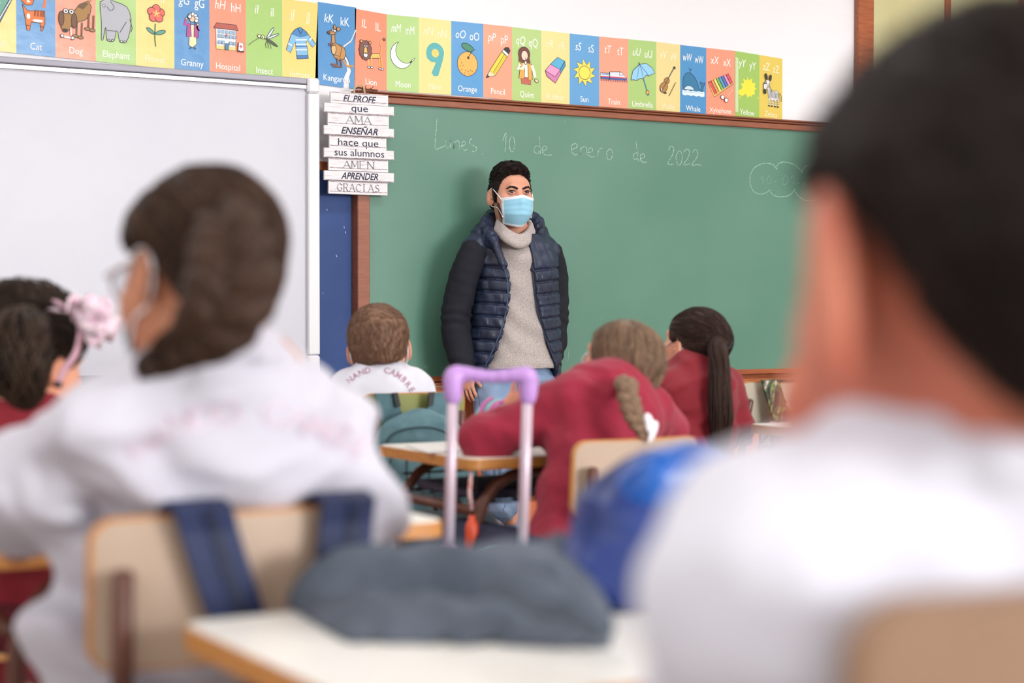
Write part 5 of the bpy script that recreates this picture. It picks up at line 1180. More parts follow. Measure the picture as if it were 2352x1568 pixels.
mp = nt.nodes.new('ShaderNodeMapping'); mp.inputs['Rotation'].default_value = (.3, .8, .78); nt.links.new(tc.outputs['Object'], mp.inputs[0]); ck_.inputs['Scale'].default_value = 62; ck_.inputs['Color1'].default_value = s2l((34, 24, 44)); ck_.inputs['Color2'].default_value = s2l((206, 196, 212))
nt.links.new(mp.outputs[0], ck_.inputs[0]); nt.links.new(ck_.outputs[0], nt.nodes['Principled BSDF'].inputs['Base Color']); nt.nodes['Principled BSDF'].inputs['Roughness'].default_value = .85; M_ging = m
# ---- girl with glasses and a plaited updo, near left
H = Head(P(455, 642, 2.05), rotm(math.radians(12), math.radians(6), math.radians(5)), .985)
gl, gls, VQ = pupil('girl in a white polo with glasses and a thick dark plait, near left', H, P(520, 815, 2.07), (P(250, 1000, 2.02), P(735, 1005, 2.2)), ([P(60, 1105, 2.1), P(40, 1260, 2.35)], [P(795, 1160, 2.2), P(780, 1290, 2.4)]), P(480, 1760, 2.32), skin=M_skin2, sd=14, tr=(.138, .09), body_h=.008, lower=M_ging, fold=2.2, hem=-.06, arm_r=(.062, .052, .046), sleeve=.55, wide=[(P(250, 1400, 2.12), (.08, .05, .14)), (P(205, 1520, 2.12), (.075, .06, .12))])
M_hg = hair_mat('deep_brown_hair', (26, 17, 14), (84, 60, 45), .5)
hv = hair_vol(H, .0032, ZL_UP2, lambda x, y, z: .007+.012*np.clip((z+.02)/.1, 0, 1), ns=.0015, nf=60, sd=4)
VQh = hv.mesh(); st = strands(VQh, H, 900, .09, flow_to(A([.03, -.09, -.03])), r=.0016, lift=.0016, seg=5, jit=.07)
joinmb(VQh, st, 'hair', M_hg, gl)
bp = [P(520, 500, 1.95), P(532, 560, 1.90), P(536, 620, 1.88), P(522, 690, 1.87), P(490, 745, 1.87), P(450, 778, 1.88), P(390, 812, 1.9), P(322, 852, 1.96)]
VQb, mbb = braid_mesh(bp, [.024, .038, .042, .042, .036, .025, .019, .009], 3.0, h=.0035, n=200, r=.0016, am=1.25)
joinmb(VQb, mbb, 'plait', M_hg, gl); strap_and_mask(H, gl)
M_gf = mat('thin_bronze_frame', (150, 110, 92), .35, metal=.6); M_gls = mat('clear_lens', (240, 244, 248), .05, trans=1)
gw = None
for sx in (-1, 1):
    rim = [H.W((sx*(.034+.024*math.cos(a)), .108+.002*0-.006*abs(math.cos(a)+1)*(1 if sx > 0 else 1)*.5, .002+.021*math.sin(a))) for a in np.linspace(0, 6.283, 19)[:-1]]
    mb = MB().tube(rim, .0016, 6, closed=True)
    if sx < 0: mb.tube([H.W((-.01, .107, .006)), H.W((0, .11, .009)), H.W((.01, .107, .006))], .0014, 6)
    mb.tube([H.W((sx*.058, .102, .006)), H.W((sx*.074, .088, .008)), H.W((sx*.083, .03, .012)), H.W((sx*.086, -.02, .012)), H.W((sx*.084, -.04, -.008))], .0016, 6)
    q = mb.obj('glasses', M_gf, gl, True); lv = MB().add([p-H.R@A([0, .0004, 0]) for p in rim]+[p-H.R@A([0, .0014, 0]) for p in rim], [list(range(18)), list(range(18, 36))[::-1]]+[(i, (i+1) % 18, 18+(i+1) % 18, 18+i) for i in range(18)]); lv.obj('lens', M_gls, q)
project_text('F. NANDO CAMBREL', VQ, P(515, 985, 1.9), _r, (0, 0, 1), .038, arc=.155, sweep=2.4, m=mat('faded_mauve_print', (206, 184, 200), .8, col2=(224, 212, 224), cscale=40, lo=.4, hi=.7), parent=gls, off=.002, bold=.0003)
# ---- boy close to the camera, near right
H = Head(P(2258, 640, .96), rotm(math.radians(-9), math.radians(3), 0), 1.12)
wr = P(1872, 1130, 1.12); hnd = dict(wrist=wr, palmdir=P(1935, 870, 1.10)-wr, nrm=(-.7, -.3, .2), s=.8, thumb=-1, curl=.25, fore=P(1760, 1300, 1.15), h=.003)
br, brs, VQ = pupil('boy with cropped dark hair in a white polo, very near at the right', H, P(2250, 1045, .97), (P(1765, 1345, .95), P(2640, 1270, 1.10)), ([P(1720, 1660, 1.02), P(1800, 1440, 1.16)], [P(2860, 1560, 1.2), P(2700, 1700, 1.35)]), P(2120, 2850, 1.02), skin=mat('flushed_skin', (206, 128, 100), .5, sss=.2, col2=(186, 98, 78), cscale=12), top=M_white2, sd=21, es=1.5, tr=(.135, .095), body_h=.008, fold=1.2, arm_r=(.062, .056, .05), sh_r=.056, sleeve=.4, hands=(hnd,))
M_hn = hair_mat('near_black_brown_hair', (20, 12, 10), (44, 30, 24), .2)
hv = hair_vol(H, .0034, [(-.14, -.085), (-.1, -.08), (-.08, -.072), (-.06, -.04), (-.04, .012), (-.02, .03), (.01, .032), (.03, .035), (.05, .055), (.09, .07)], lambda x, y, z: .006+.012*np.clip((z+.04)/.12, 0, 1), ns=.0008, nf=100)
VQh = hv.mesh(); st = strands(VQh, H, 2400, .022, lambda p: (0, -.5, -.9) if p[2] < .07 else (.3, .6, .1), r=.0011, lift=.0012, seg=3, out=.002)
joinmb(VQh, st, 'hair', M_hn, br)
# ============================================================ FURNITURE
M_lam = mat('white_laminate', (244, 242, 236), .35, col2=(238, 236, 229), cscale=3)
M_edge = mat('orange_beech_edge', (204, 142, 74), .4, col2=(184, 120, 58), cscale=12, stretch=(2, 2, 30))
M_tubem = mat('brown_painted_tube', (98, 54, 38), .38, col2=(84, 46, 34), cscale=10)
M_beige = mat('beige_laminate', (190, 168, 148), .45, col2=(184, 160, 140), cscale=3)
M_tan = mat('tan_laminate', (140, 108, 82), .5, col2=(130, 98, 74), cscale=4)
M_cream = mat('cream_laminate', (206, 198, 178), .45)
M_olive = mat('olive_green_laminate', (148, 152, 90), .45)
M_wire = mat('dark_wire', (44, 34, 34), .4, metal=.3)
def rrect(w, h, r, n=4):
    out = []
    for cx, cy, a0 in ((w-r, h-r, 0), (-w+r, h-r, 90), (-w+r, -h+r, 180), (w-r, -h+r, 270)):
        for k in range(n+1): a = math.radians(a0+90*k/n); out.append((cx+r*math.cos(a), cy+r*math.sin(a)))
    return out
DZ = .71
def desk(x0, y0, label, w=.70, dp=.48, z=DZ, rack=True):
    """x0,y0: near left corner"""
    cx, cy = x0+w/2, y0+dp/2; d = thing('school_desk', (cx, cy, 0), label, 'desk', 'school desks')
    MB().prism(rrect(w/2, dp/2, .03), lambda x, y, t: A([cx+x, cy+y, z-.026+t]), .024).obj('desk_edge', M_edge, d)
    MB().prism(rrect(w/2-.004, dp/2-.004, .027), lambda x, y, t: A([cx+x, cy+y, z-.003+t]), .003).obj('laminate_top', M_lam, d)
    zt = z-.040
    for yy in (y0+.05, y0+dp-.05):
        xl, xr = x0+.045, x0+w-.045
        pts = [(xl, yy, .02), (xl, yy, .3), (xl, yy, zt-.14)]+[(xl+.13*(1-math.cos(a)), yy, zt-.13+.13*math.sin(a)) for a in np.linspace(.2, math.pi/2, 5)]
        pts += [(xr-p[0]+xl, yy, p[2]) for p in pts[::-1]]
        MB().tube(pts, .0135, 10).obj('leg_frame', M_tubem, d, True)
        for xx in (xl, xr): MB().lathe([(.018, 0), (.018, .03), (.0145, .034)], (xx, yy, 0), 10).obj('rubber_foot', mat('black_rubber', (28, 26, 28), .8), d, True)
    for xx in (x0+.045, x0+w-.045): MB().tube([(xx, y0+.06, .585), (xx, y0+dp-.06, .585)], .0125, 10).obj('side_bar', M_tubem, d, True)
    if rack:
        mb = MB()
        for k in range(9): xx = x0+.06+(w-.12)*k/8; mb.tube([(xx, y0+.08, z-.03), (xx, y0+.08, .60), (xx, y0+dp-.05, .60), (xx, y0+dp-.05, z-.03)], .0022, 5)
        for zz, yy in ((.60, y0+.08), (.60, y0+dp-.05), (.64, y0+dp-.05)): mb.tube([(x0+.05, yy, zz), (x0+w-.05, yy, zz)], .003, 5)
        for k in range(5): yy = y0+.14+(dp-.22)*k/4; mb.tube([(x0+.05, yy, .60), (x0+w-.05, yy, .60)], .0022, 5)
        mb.obj('wire_rack', M_wire, d)
    return d
def chair(xc, yb, label, face=M_beige, edge=None, w=.35, top=.81, h=.165, rake=.1, seat=.42, rz=0):
    c = thing('school_chair', (xc, yb, 0), label, 'chair', 'school chairs', rz)
    Mx = np.array(wm(c)); W = lambda x, y, z: Mx[:3, :3]@A([x, y, z])+Mx[:3, 3]
    zc = top-h/2; cv_ = lambda x: -.018*(1-(x/(w/2))**2)
    def slab(m, w_, h_, r, y0, t, nm, n=12):
        V = []; xs = np.concatenate([-w_/2+r*(1-np.cos(np.linspace(0, math.pi/2, 6))), np.linspace(-w_/2+r, w_/2-r, 8)[1:-1], w_/2-r*(1-np.sin(np.linspace(0, math.pi/2, 6)))]); n = len(xs)
        for x in xs:
            e = max(0, abs(x)-(w_/2-r)); hh = h_/2-(r-math.sqrt(max(r*r-e*e, 0)))
            for yy in (y0, y0+t):
                for s_ in (-1, 1): z = zc+s_*hh; V.append(W(x, yy+cv_(x)-rake*(z-zc), z))
        Fc = []
        for i in range(n-1):
            a, b_ = i*4, i*4+4; Fc += [(a, a+1, b_+1, b_), (a+2, b_+2, b_+3, a+3), (a+1, a+3, b_+3, b_+1), (a, b_, b_+2, a+2)]
        Fc += [(0, 2, 3, 1), (n*4-4, n*4-3, n*4-1, n*4-2)]
        return mk(nm, V, Fc, m, c)
    slab(edge or M_edge, w, h, .03, 0, .012, 'backrest'); slab(face, w-.008, h-.008, .027, -.0012, .0144, 'backrest_laminate')
    sp = lambda x, y: W(x, y, 0)
    MB().prism(rrect(w/2, .17, .04), lambda x, y, t: W(x, y+.225, seat-.014+t), .012).obj('seat_edge', M_edge, c)
    MB().prism(rrect(w/2-.004, .166, .037), lambda x, y, t: W(x, y+.225, seat-.003+t), .003).obj('seat', face, c)
    for s_ in (-1, 1):
        x = s_*(w/2-.028); tz = top-.055
        mb = MB().tube([W(x, -.028+cv_(x)-rake*(z-zc), z) for z in (tz, tz-.004, zc-h/2, seat+.04)]+[W(x, .04, seat-.03), W(x, -.02, .015)], [.008, .0125, .0125, .0125, .0125, .0125], 10)
        mb.obj('back_leg', M_tubem, c, True)
        MB().tube([W(x, .06, seat-.03), W(x, .33, seat-.03), W(x, .36, seat-.06), W(x, .39, .015)], .0125, 10).obj('front_leg', M_tubem, c, True)
    MB().tube([W(-w/2+.03, .2, seat-.028), W(w/2-.03, .2, seat-.028)], .010, 8).obj('cross_bar', M_tubem, c, True)
    return c
c1 = PZ(1080, 1054, DZ); c2 = PZ(1030, 1194, DZ); c2l = PZ(-12, 1240, DZ); c3 = PZ(405, 1428, DZ); c4 = PZ(1775, 1003, DZ)
desk(c1[0], c1[1], 'white topped desk in the centre with a pencil case on it', w=.62)
desk(c2[0]-.72, c2[1], 'white topped desk between the girl with glasses and the trolley bag', w=.72, rack=False)
desk(c3[0], c3[1]-.5, 'nearest white topped desk with a grey jacket heaped on it', w=.80, dp=.5)
desk(c4[0]+.27, c4[1], 'white topped desk behind the camouflage backpack at the right', w=.7, dp=.45, rack=False)
def chP(px, py, top): return P(px, py, (CAM[2]-top)*4000/(py-705))
a = PY(203, 1180, -4.585); b_ = PY(845, 1140, -4.585)
chair((a[0]+b_[0])/2, -4.585, 'beige chair with dark blue backpack straps hanging over its back', w=b_[0]-a[0], top=.815, h=.175, rake=.03)
a = PY(1315, 1016, -3.36); b_ = PY(1602, 1006, -3.36)
chair((a[0]+b_[0])/2, -3.36, 'empty beige chair behind the girl with the light brown plait', w=b_[0]-a[0], top=.765, h=.17, rake=.08, rz=math.radians(0))
a = PY(828, 905, -1.97); b_ = PY(1066, 905, -1.97)
chair((a[0]+b_[0])/2, -1.97, 'olive green chair with a teal backpack hanging on it', M_olive, w=b_[0]-a[0], top=.802, h=.16, rake=.1)
a = PY(1697, 878, -2.2); b_ = PY(1838, 878, -2.2)
chair((a[0]+b_[0])/2, -2.2, 'cream chair with a camouflage backpack hanging over its back', M_cream, w=(b_[0]-a[0])*1.05, top=.82, h=.165, rake=.3, rz=math.radians(-6))
chair(P(66, 1000, 3.3)[0]+.02, P(66, 1000, 3.3)[1]-.17, 'beige chair of the girl with the pink headband', top=.76, w=.34)
a = P(1965, 1400, .86); a[0] -= .038
chair(a[0]+.2, a[1]-.04, 'tan backed chair close to the camera at the lower right corner', M_tan, M_tan, w=.40, top=.914, h=.215, rake=.05, seat=.46)
# ---- navy backpack on the near left chair
M_nv = mat('navy_backpack_nylon', (18, 36, 80), .6, bump=.4, bscale=160, col2=(14, 28, 64), cscale=8)
M_nv2 = mat('navy_strap_webbing', (14, 26, 58), .6)
yb = -4.612; zt = .822
def strap(mb, pxs, yy, w_, th_, zt_, y_over=.035):
    pts = [PY(px, py, yy) for px, py in pxs]; top = pts[0].copy(); top[2] = zt_
    q = [top+A([0, y_over, -.05]), top+A([0, y_over, -.004]), top+A([0, y_over*.5, .007]), top+A([0, -.002, .002])]+pts[1:]
    mb.ribbon(q, w_, th_, [(0, 1, 0), (0, .8, .6), (0, 0, 1), (0, -.6, .8)]+[(0, -1, 0)]*(len(pts)-1) if False else (-.1, -1, .25)); return mb
bk = thing('backpack', (.93, -4.71, .12), 'dark blue backpack hung by two wide straps from the near left chair', 'backpack')
v = Vol((.72, -4.86, .1), (1.16, -4.6, .66), .008); v.rbox((.94, -4.71, .36), (.14, .065, .22), None, .05); v.rbox((.94, -4.78, .29), (.11, .03, .12), None, .03, .02); v.noise(.004, 20, 4)
X, Y, Z = v.grid(); v.v = np.maximum(v.v, Y+4.635).astype(np.float32); vobj(v, 'bag_body', M_nv, bk)
for pxs in (((462, 1165), (480, 1220), (505, 1300), (540, 1405), (570, 1470)), ((797, 1148), (795, 1200), (790, 1260), (782, 1340), (770, 1440))):
    p0 = [PY(x, y, -4.625) for x, y in pxs]; t0 = p0[0]; o_ = A([0, .045, 0])
    q = [t0+o_+A([0, 0, -.04]), A([t0[0], t0[1]+.044, zt-.004]), A([t0[0], t0[1]+.02, zt+.006]), A([t0[0], t0[1]-.006, zt])]+p0[1:]
    mb = MB(); V = []
    for i, p in enumerate(q):
        w2 = .034; V += [p+A([-w2, 0, 0]), p+A([w2, 0, 0])]
    n_ = [(0, 1, 0), (0, .7, .7), (0, 0, 1), (0, -.7, .7)]+[(0, -1, 0)]*(len(p0)-1)
    V2 = []
    for i, p in enumerate(q): nn = A(n_[i], float)*.004; V2 += [V[2*i]-nn, V[2*i+1]-nn, V[2*i+1]+nn, V[2*i]+nn]
    mb.add(V2, [(i*4+k, i*4+(k+1) % 4, (i+1)*4+(k+1) % 4, (i+1)*4+k) for i in range(len(q)-1) for k in range(4)]+[(3, 2, 1, 0), tuple((len(q)-1)*4+k for k in range(4))])
    st_ = mb.obj('shoulder_strap', M_nv, bk)
    MB().ribbon([p+A([.006, -.006, 0]) for p in q[3:]], .014, .002, (0, -1, 0)).obj('strap_webbing', M_nv2, st_)
# ---- teal backpack
M_teal = mat('teal_backpack_cloth', (92, 128, 136), .8, col2=(80, 114, 124), cscale=30, bump=.4, bscale=200)
M_teal2 = mat('dark_teal_piping', (60, 88, 96), .8); M_blk = mat('black_buckle', (24, 24, 30), .5)
tk = thing('backpack', tuple(P(968, 1150, 4.95)), 'teal backpack hanging by its straps from the olive green chair', 'backpack')
cy = -2.10; ctr = PY(968, 1062, cy)
v = Vol(ctr-A([.25, .2, .27]), ctr+A([.25, .13, .2]), .0055)
v.ell(ctr, (.165, .085, .15), None, .03); v.rbox(ctr-A([0, 0, .07]), (.155, .075, .11), None, .05, .03); v.ell(ctr+A([0, -.06, -.05]), (.12, .05, .09), None, .02)
v.noise(.004, 30, 6); X, Y, Z = v.grid(); v.v += (.004*np.exp(-((Z-ctr[2]-.06)/.006)**2)).astype(np.float32); v.v = np.maximum(v.v, Y+2.012).astype(np.float32)
VQ = v.mesh(); Tt = bvh(*VQ); mk('bag_body', VQ[0], VQ[1], M_teal, tk, True)
def onT(T_, px, py, off=.002):
    r = ray(px, py); h_, n_, _, _ = T_.ray_cast(Vector(CAM), Vector(r/np.linalg.norm(r)), 12); return A(h_)+A(n_)*off if h_ is not None else None
for nm, m_, rr, path in (('zip_piping', M_teal2, .004, [(882, 1045), (890, 1010), (915, 990), (960, 982), (1000, 984), (1030, 1000), (1042, 1040)]), ('pocket_seam', M_teal2, .003, [(890, 1090), (900, 1050), (925, 1030), (965, 1026), (1005, 1034), (1024, 1060)])):
    q = [onT(Tt, *p) for p in spline([(a, b_, 0) for a, b_ in path], 4) for p in [p[:2]]]; q = [p for p in q if p is not None]
    if len(q) > 2: MB().tube(q, rr, 6).obj(nm, m_, tk, True)
def flatstrap(quad_px, yy, name, m_, par, th_=.008):
    V = [PY(x, y, yy) for x, y in quad_px]; n = len(V); W_ = [p-A([0, th_, 0]) for p in V]
    return MB().add(V+W_, [list(range(n)), [n+i for i in range(n)][::-1]]+[(i, n+i, n+(i+1) % n, (i+1) % n) for i in range(n)]).obj(name, m_, par)
flatstrap([(860, 903), (905, 903), (926, 965), (936, 985), (884, 990), (872, 955)], -2.02, 'shoulder_strap', M_teal, tk)
flatstrap([(986, 903), (1030, 899), (1050, 905), (1050, 985), (966, 985), (978, 950)], -2.02, 'shoulder_strap', M_teal, tk)
flatstrap([(900, 902), (911, 901), (918, 932), (908, 936)], -2.032, 'strap_buckle', M_blk, tk); flatstrap([(983, 901), (996, 900), (992, 930), (981, 934)], -2.032, 'strap_buckle', M_blk, tk)
MB().tube(spline([PY(x, y, -2.05) for x, y in ((918, 970), (930, 966), (955, 972), (978, 968), (990, 962))], 4), .007, 8).obj('haul_handle', M_blk, tk, True)
# ---- camouflage backpack
m = bpy.data.materials.new('camouflage_cloth'); m.use_nodes = True; nt = m.node_tree; b = nt.nodes['Principled BSDF']; b.inputs['Roughness'].default_value = .8
tc = nt.nodes.new('ShaderNodeTexCoord'); mp = nt.nodes.new('ShaderNodeMapping'); mp.inputs['Scale'].default_value = (1, 1, .7); nz = nt.nodes.new('ShaderNodeTexNoise'); nz.inputs['Scale'].default_value = 30; nz.inputs['Detail'].default_value = 1.2; nz.inputs['Distortion'].default_value = 1.0
r = nt.nodes.new('ShaderNodeValToRGB'); r.color_ramp.interpolation = 'CONSTANT'
for i, (p, c) in enumerate(((0, (22, 24, 36)), (.42, (62, 76, 56)), (.53, (120, 156, 84)), (.575, (70, 82, 62)), (.62, (216, 178, 196)))):
    e = r.color_ramp.elements[i] if i < 2 else r.color_ramp.elements.new(p); e.position = p; e.color = s2l(c)
nt.links.new(tc.outputs['Object'], mp.inputs[0]); nt.links.new(mp.outputs[0], nz.inputs[0]); nt.links.new(nz.outputs[0], r.inputs[0]); nt.links.new(r.outputs[0], b.inputs['Base Color']); M_camo = m
ck = thing('backpack', tuple(PY(1830, 1150, -2.34)), 'pink and green camouflage backpack hanging from the cream chair', 'backpack')
flatstrap([(1747, 872), (1786, 871), (1797, 915), (1815, 940), (1806, 985), (1790, 1005), (1776, 975), (1762, 925)], -2.255, 'shoulder_strap', M_camo, ck)
flatstrap([(1838, 875), (1872, 872), (1866, 930), (1850, 990), (1818, 1000), (1822, 960)], -2.255, 'shoulder_strap', M_camo, ck)
flatstrap([(1768, 870), (1796, 870), (1796, 876), (1768, 876)], -2.20, 'strap_fold', M_camo, ck, .06)
cc = PY(1850, 1075, -2.34); v = Vol(cc-A([.24, .14, .24]), cc+A([.24, .12, .2]), .007); v.rbox(cc, (.15, .07, .15), None, .05); v.ell(cc+A([0, -.05, -.03]), (.11, .05, .09), None, .03); v.noise(.004, 28, 2); vobj(v, 'bag_body', M_camo, ck)
# ---- pencil case on the centre desk
M_pnk = mat('magenta_pencil_case', (206, 112, 176), .6); M_tl = mat('turquoise_print', (92, 188, 184), .6, col2=(120, 206, 200), cscale=40)
pc0 = P(1140, 962, 4.40); pc0[2] = DZ+.052
pcs = thing('pencil_case', (pc0[0], pc0[1], DZ), 'round pink and turquoise pencil case standing on the centre desk', 'pencil case')
v = Vol(pc0-.13, pc0+.13, .004); v.ell(pc0, (.062, .045, .0525), None, 0); v.ell(pc0+A([.03, .02, 0]), (.055, .045, .05), None, .03)
X, Y, Z = v.grid(); v.v = np.maximum(v.v, DZ+.0005-Z).astype(np.float32); VQ = v.mesh(); Tp = bvh(*VQ); mk('case_body', VQ[0], VQ[1], M_tl, pcs, True)
for path in ([(1103, 985), (1104, 950), (1118, 925), (1145, 914), (1172, 918)], [(1118, 980), (1122, 955), (1134, 932), (1160, 922)], [(1138, 975), (1134, 950), (1142, 930)]):
    q = [onT(Tp, *p) for p in spline([(a, b_, 0) for a, b_ in path], 4) for p in [p[:2]]]; q = [p for p in q if p is not None]
    if len(q) > 2: MB().tube(q, .0065, 8).obj('pink_band', M_pnk, pcs, True)
nf = MB().box((c1[0]+.07, c1[1]+.12, .604), (c1[0]+.50, c1[1]+.40, .628), .006); nfo = thing('folder', (c1[0]+.28, c1[1]+.26, .604), 'dark navy folder lying in the wire rack under the centre desk', 'folder')
nf.obj('cover', mat('navy_folder_cover', (30, 34, 66), .5), nfo); mat('paper_white', (226, 224, 220), .8)
# paper sheet on the centre desk
sh = MB().add([PZ(*q, DZ+.0012) for q in ((930, 1022), (1000, 1018), (1060, 1034), (985, 1040))]+[PZ(*q, DZ+.0022) for q in ((930, 1022), (1000, 1018), (1060, 1034), (985, 1040))], [(3, 2, 1, 0), (4, 5, 6, 7), (0, 1, 5, 4), (1, 2, 6, 5), (2, 3, 7, 6), (3, 0, 4, 7)]).obj('paper_sheet', MATS['paper_white'])
tag(sh, 'thin white paper sheet lying on the left of the centre desk', 'paper')
# ---- bottle hanging from the desk bar
bp_ = PY(1084, 1222, c1[1]+.015); bt_ = thing('drink_bottle', (bp_[0], bp_[1], bp_[2]-.07), 'orange red drink bottle hanging by a white cord from the centre desk', 'bottle')
MB().lathe([(.004, -.07), (.014, -.066), (.0155, -.05), (.0155, .01), (.013, .022), (.008, .028), (.008, .038)], bp_, 16).obj('bottle_body', mat('orange_red_plastic', (214, 78, 44), .35), bt_, True)
MB().tube([bp_+A([0, 0, .05]), bp_+A([-.006, 0, .09]), A([bp_[0]+.004, bp_[1]+.01, DZ-.03])], .0045, 7).obj('cord', mat('white_cord', (232, 216, 216), .8, col2=(210, 90, 80), cscale=80), bt_, True)
gk = P(1030, 1270, 4.5); gkb = Vol((gk[0]-.2, gk[1]-.15, 0), (gk[0]+.2, gk[1]+.15, .56), .009); gkb.rbox((gk[0], gk[1], .27), (.13, .09, .26), None, .06); gkb.ell((gk[0], gk[1]-.08, .18), (.1, .05, .12), None, .03); gkb.noise(.005, 22, 3)
X, Y, Z = gkb.grid(); gkb.v = np.maximum(gkb.v, .002-Z).astype(np.float32)
gt_ = thing('rucksack', (gk[0], gk[1], 0), 'dark grey green rucksack standing on the floor under the centre desk', 'rucksack'); vobj(gkb, 'bag_body', mat('dark_slate_cloth', (52, 60, 66), .85), gt_)
MB().tube([(gk[0]-.04, gk[1], .525), (gk[0]-.03, gk[1], .55), (gk[0]+.03, gk[1], .55), (gk[0]+.04, gk[1], .525)], .006, 8).obj('haul_handle', M_blk, gt_, True)
# ---- trolley schoolbag with purple pull handle
M_pur = mat('purple_plastic', (190, 146, 214), .4); M_lil = mat('lilac_grey_tube', (206, 186, 200), .35, metal=.25)
dT = 3.42; tr = thing('trolley_bag', tuple(P(1125, 1300, dT)*A([1, 1, 0])), 'wheeled teal schoolbag with a tall purple and lilac pull handle', 'trolley bag')
Lt, Rt = P(1041, 872, dT), P(1213, 872, dT); Lb, Rb = P(1029, 1262, dT), P(1198, 1275, dT)
for a, b_, s_ in ((Lt, Lb, -1), (Rt, Rb, 1)):
    b2 = b_-A([0, 0, .04]); MB().tube([a-A([0, 0, .005]), a+(b2-a)*.5, b2], .0105, 12).obj('pull_tube', M_lil, tr, True)
    MB().box(b_-A([.018, .014, .03]), b_+A([.018, .014, .014]), .006).obj('tube_socket', M_pur, tr)
g_ = Vol(np.minimum(Lt, Rt)-.06, np.maximum(Lt, Rt)+.06, .0035); g_.tube(spline([Lt-A([0, 0, .035]), Lt, Lt+A([.012, 0, .012]), (Lt+Rt)/2+A([0, 0, .006]), Rt+A([-.012, 0, .010]), Rt, Rt-A([0, 0, .035])], 3), np.interp(np.linspace(0, 1, 19), [0, .2, .5, .8, 1], [.016, .0165, .0105, .0165, .016]), k=.008); vobj(g_, 'grip', M_pur, tr)
bc = P(1128, 1300, dT+.0); bc[1] += .0
v = Vol((bc[0]-.24, bc[1]-.2, 0.02), (bc[0]+.24, bc[1]+.18, .62), .008); v.rbox((bc[0], bc[1]-.01, .30), (.135, .09, .255), None, .07); v.ell((bc[0]+.01, bc[1]-.01, .47), (.10, .08, .115), None, .03); v.ell((bc[0], bc[1]-.10, .26), (.11, .05, .14), None, .03); v.noise(.003, 20, 8)
VQ = v.mesh(); mk('bag_body', VQ[0], VQ[1], mat('turquoise_schoolbag', (84, 172, 190), .6, bump=.3, bscale=120), tr, True); Tb = bvh(*VQ)
q = [onT(Tb, x, y) for x, y in ((1040, 1278), (1060, 1272), (1085, 1268), (1110, 1275), (1150, 1268), (1180, 1276), (1215, 1280), (1235, 1290))]; q = [p for p in q if p is not None]
if len(q) > 2: MB().tube(q, .006, 7).obj('yellow_piping', mat('yellow_piping', (214, 196, 92), .6), tr, True)
for s_ in (-1, 1): MB().tube([(bc[0]+s_*.13-.012, bc[1]+.07, .035), (bc[0]+s_*.13+.012, bc[1]+.07, .035)], .034, 18).obj('wheel', M_blk, tr, True)
# ---- grey jacket heaped on the nearest desk
zd = DZ+.001; jk_ = thing('grey_jacket', tuple(P(1050, 1470, 1.8)*A([1, 1, 0])+A([0, 0, zd])), 'dark grey fleece jacket heaped on the nearest white desk', 'jacket')
def on_desk(px, py, z=zd): return PZ(px, py, z)
lo = A([on_desk(640, 1480)[0]-.05, on_desk(1400, 1490)[1]-.25, zd-.01]); hi = A([on_desk(1420, 1400)[0]+.12, c3[1]+.12, .93]); v = Vol(np.minimum(lo, hi), np.maximum(lo, hi), .0055)
O_ = on_desk(790, 1476); U_ = (on_desk(1405, 1492)-O_)[:2]; V_ = (on_desk(652, 1392)-O_)[:2]; Mi = np.linalg.inv(np.stack([U_, V_], 1)); W_ = (on_desk(1410, 1338)-on_desk(1405, 1492))[:2]-V_
X, Y, Z = v.grid(); s_ = Mi[0, 0]*(X-O_[0])+Mi[0, 1]*(Y-O_[1]); t_ = Mi[1, 0]*(X-O_[0])+Mi[1, 1]*(Y-O_[1])
for _ in range(12):
    a_, b__ = X-O_[0]-s_*t_*W_[0], Y-O_[1]-s_*t_*W_[1]; s_, t_ = .5*s_+.5*(Mi[0, 0]*a_+Mi[0, 1]*b__), .5*t_+.5*(Mi[1, 0]*a_+Mi[1, 1]*b__)
    s_ = np.clip(s_, -1, 2); t_ = np.clip(t_, -1, 2)
ed = np.clip(np.minimum(np.minimum(t_+.02*np.sin(s_*17), 1-t_+.03*np.sin(s_*9)), np.minimum(s_*1.6, (1-s_)*.9))/.18, 0, 1)**.6
ga = lambda a, b_, c_, d_, w_: np.exp(-(((t_-(a+(b_-a)*s_)))/w_)**2)*np.clip((s_-c_)*9, 0, 1)*np.clip((d_-s_)*9, 0, 1)
sg_ = lambda q, w_: 1/(1+np.exp(-np.clip(q/w_, -30, 30)))
tv = .82-.66*s_; hh_ = .024+.004*t_+.044*sg_(t_-tv-.03, .012)*np.clip(1.15-s_*.25, 0, 1)-.016*ga(.82, .16, .05, .9, .05)+.010*sg_(t_-(1.12-.35*s_), .02)*(s_ > .4)-.006*ga(1.05, .72, .45, .95, .04)+.010*ga(.42, .05, .02, .7, .10)+.003*np.sin(s_*30+t_*9)
v.v = ((Z-zd-hh_*ed)*.6).astype(np.float32); v.v = np.where((s_ < .0) | (s_ > 1.0) | (t_ < 0) | (t_ > 1.0), .02, v.v).astype(np.float32); v.v = np.maximum(v.v, zd-Z).astype(np.float32); v.noise(.0012, 60, 4)
vobj(v, 'fleece_body', mat('dark_grey_fleece', (92, 100, 114), .95, col2=(76, 84, 96), cscale=12, bump=.4, bscale=200), jk_)
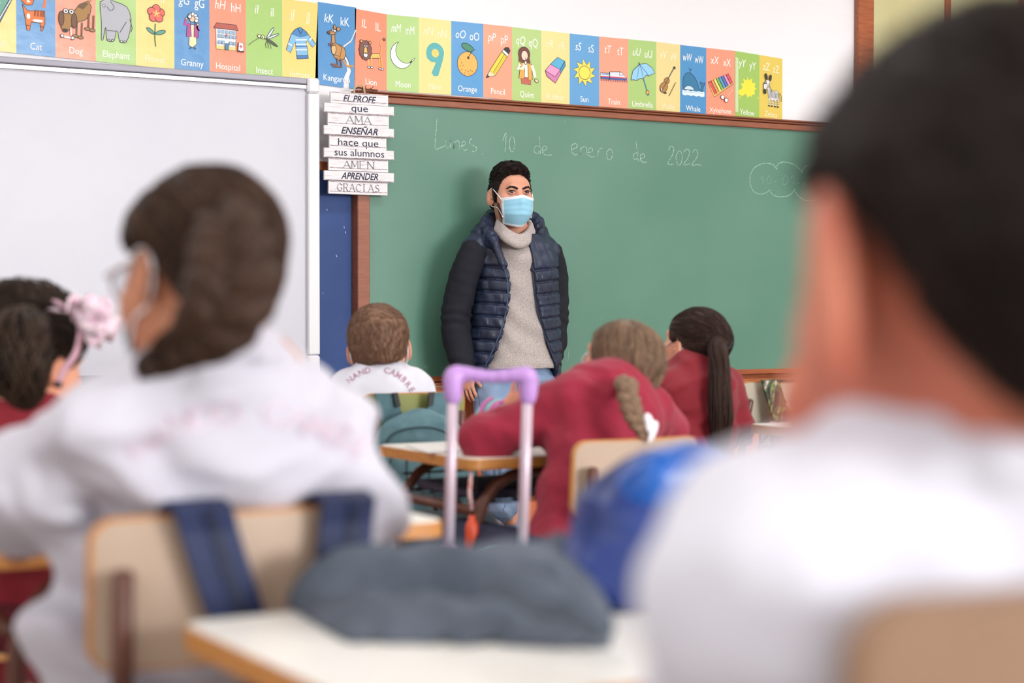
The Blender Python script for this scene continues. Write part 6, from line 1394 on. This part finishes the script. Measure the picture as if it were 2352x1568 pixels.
sl = [P(x, y, (CAM[2]-z)*4000/(y-705)) for x, y, z in ((1130, 1335, .775), (1230, 1365, .768), (1320, 1400, .757), (1385, 1440, .745))]
v = Vol(A(sl).min(0)-.08, A(sl).max(0)+.08, .005); v.tube(spline(sl, 4), [.010, .014, .016, .017, .017, .017, .016, .016, .015, .015, .014, .013, .012], k=.01); v.noise(.003, 30, 4); vobj(v, 'sleeve', MATS['dark_grey_fleece'], jk_)
# ---- blue padded coat bundled on the nearest desk
M_rb = mat('royal_blue_nylon', (18, 92, 178), .35, col2=(24, 60, 140), cscale=5, bump=.2, bscale=60); M_rb2 = mat('dark_blue_nylon', (24, 52, 124), .4, col2=(16, 36, 90), cscale=6)
bcn = P(1490, 1230, 2.02); bl = thing('blue_coat', (bcn[0], bcn[1], zd), 'shiny royal blue padded coat bundled upright on the nearest desk', 'coat')
v = Vol((bcn[0]-.25, bcn[1]-.2, zd-.01), (bcn[0]+.35, bcn[1]+.2, .95), .006)
v.ell(P(1400, 1270, 2.0), (.055, .06, .085), None, .03); v.ell(P(1480, 1210, 2.02), (.075, .065, .085), None, .03); v.cap(P(1370, 1330, 1.98), P(1500, 1370, 1.98), .05, .06, .03); v.ell(P(1500, 1340, 2.0), (.09, .07, .07), None, .03)
X, Y, Z = v.grid(); v.v += (.007*np.abs(np.sin(Z*34+X*12+.6*np.sin(Y*20)))).astype(np.float32); v.noise(.005, 22, 2); v.v = np.maximum(v.v, zd-Z).astype(np.float32); vobj(v, 'coat_body', M_rb2, bl)
v = Vol((bcn[0]-.25, bcn[1]-.2, zd-.01), (bcn[0]+.4, bcn[1]+.25, .98), .006); v.tube([P(1440, 1130, 2.0), P(1500, 1100, 2.0), P(1570, 1098, 2.02), P(1640, 1110, 2.05), P(1720, 1140, 2.1)], [.028, .036, .04, .042, .04], k=.02); v.cap(P(1600, 1150, 2.04), P(1600, 1280, 2.04), .05, .06, .03); v.noise(.004, 30, 5)
v.v = np.maximum(v.v, zd-v.grid()[2]).astype(np.float32); vobj(v, 'hood', M_rb, bl)
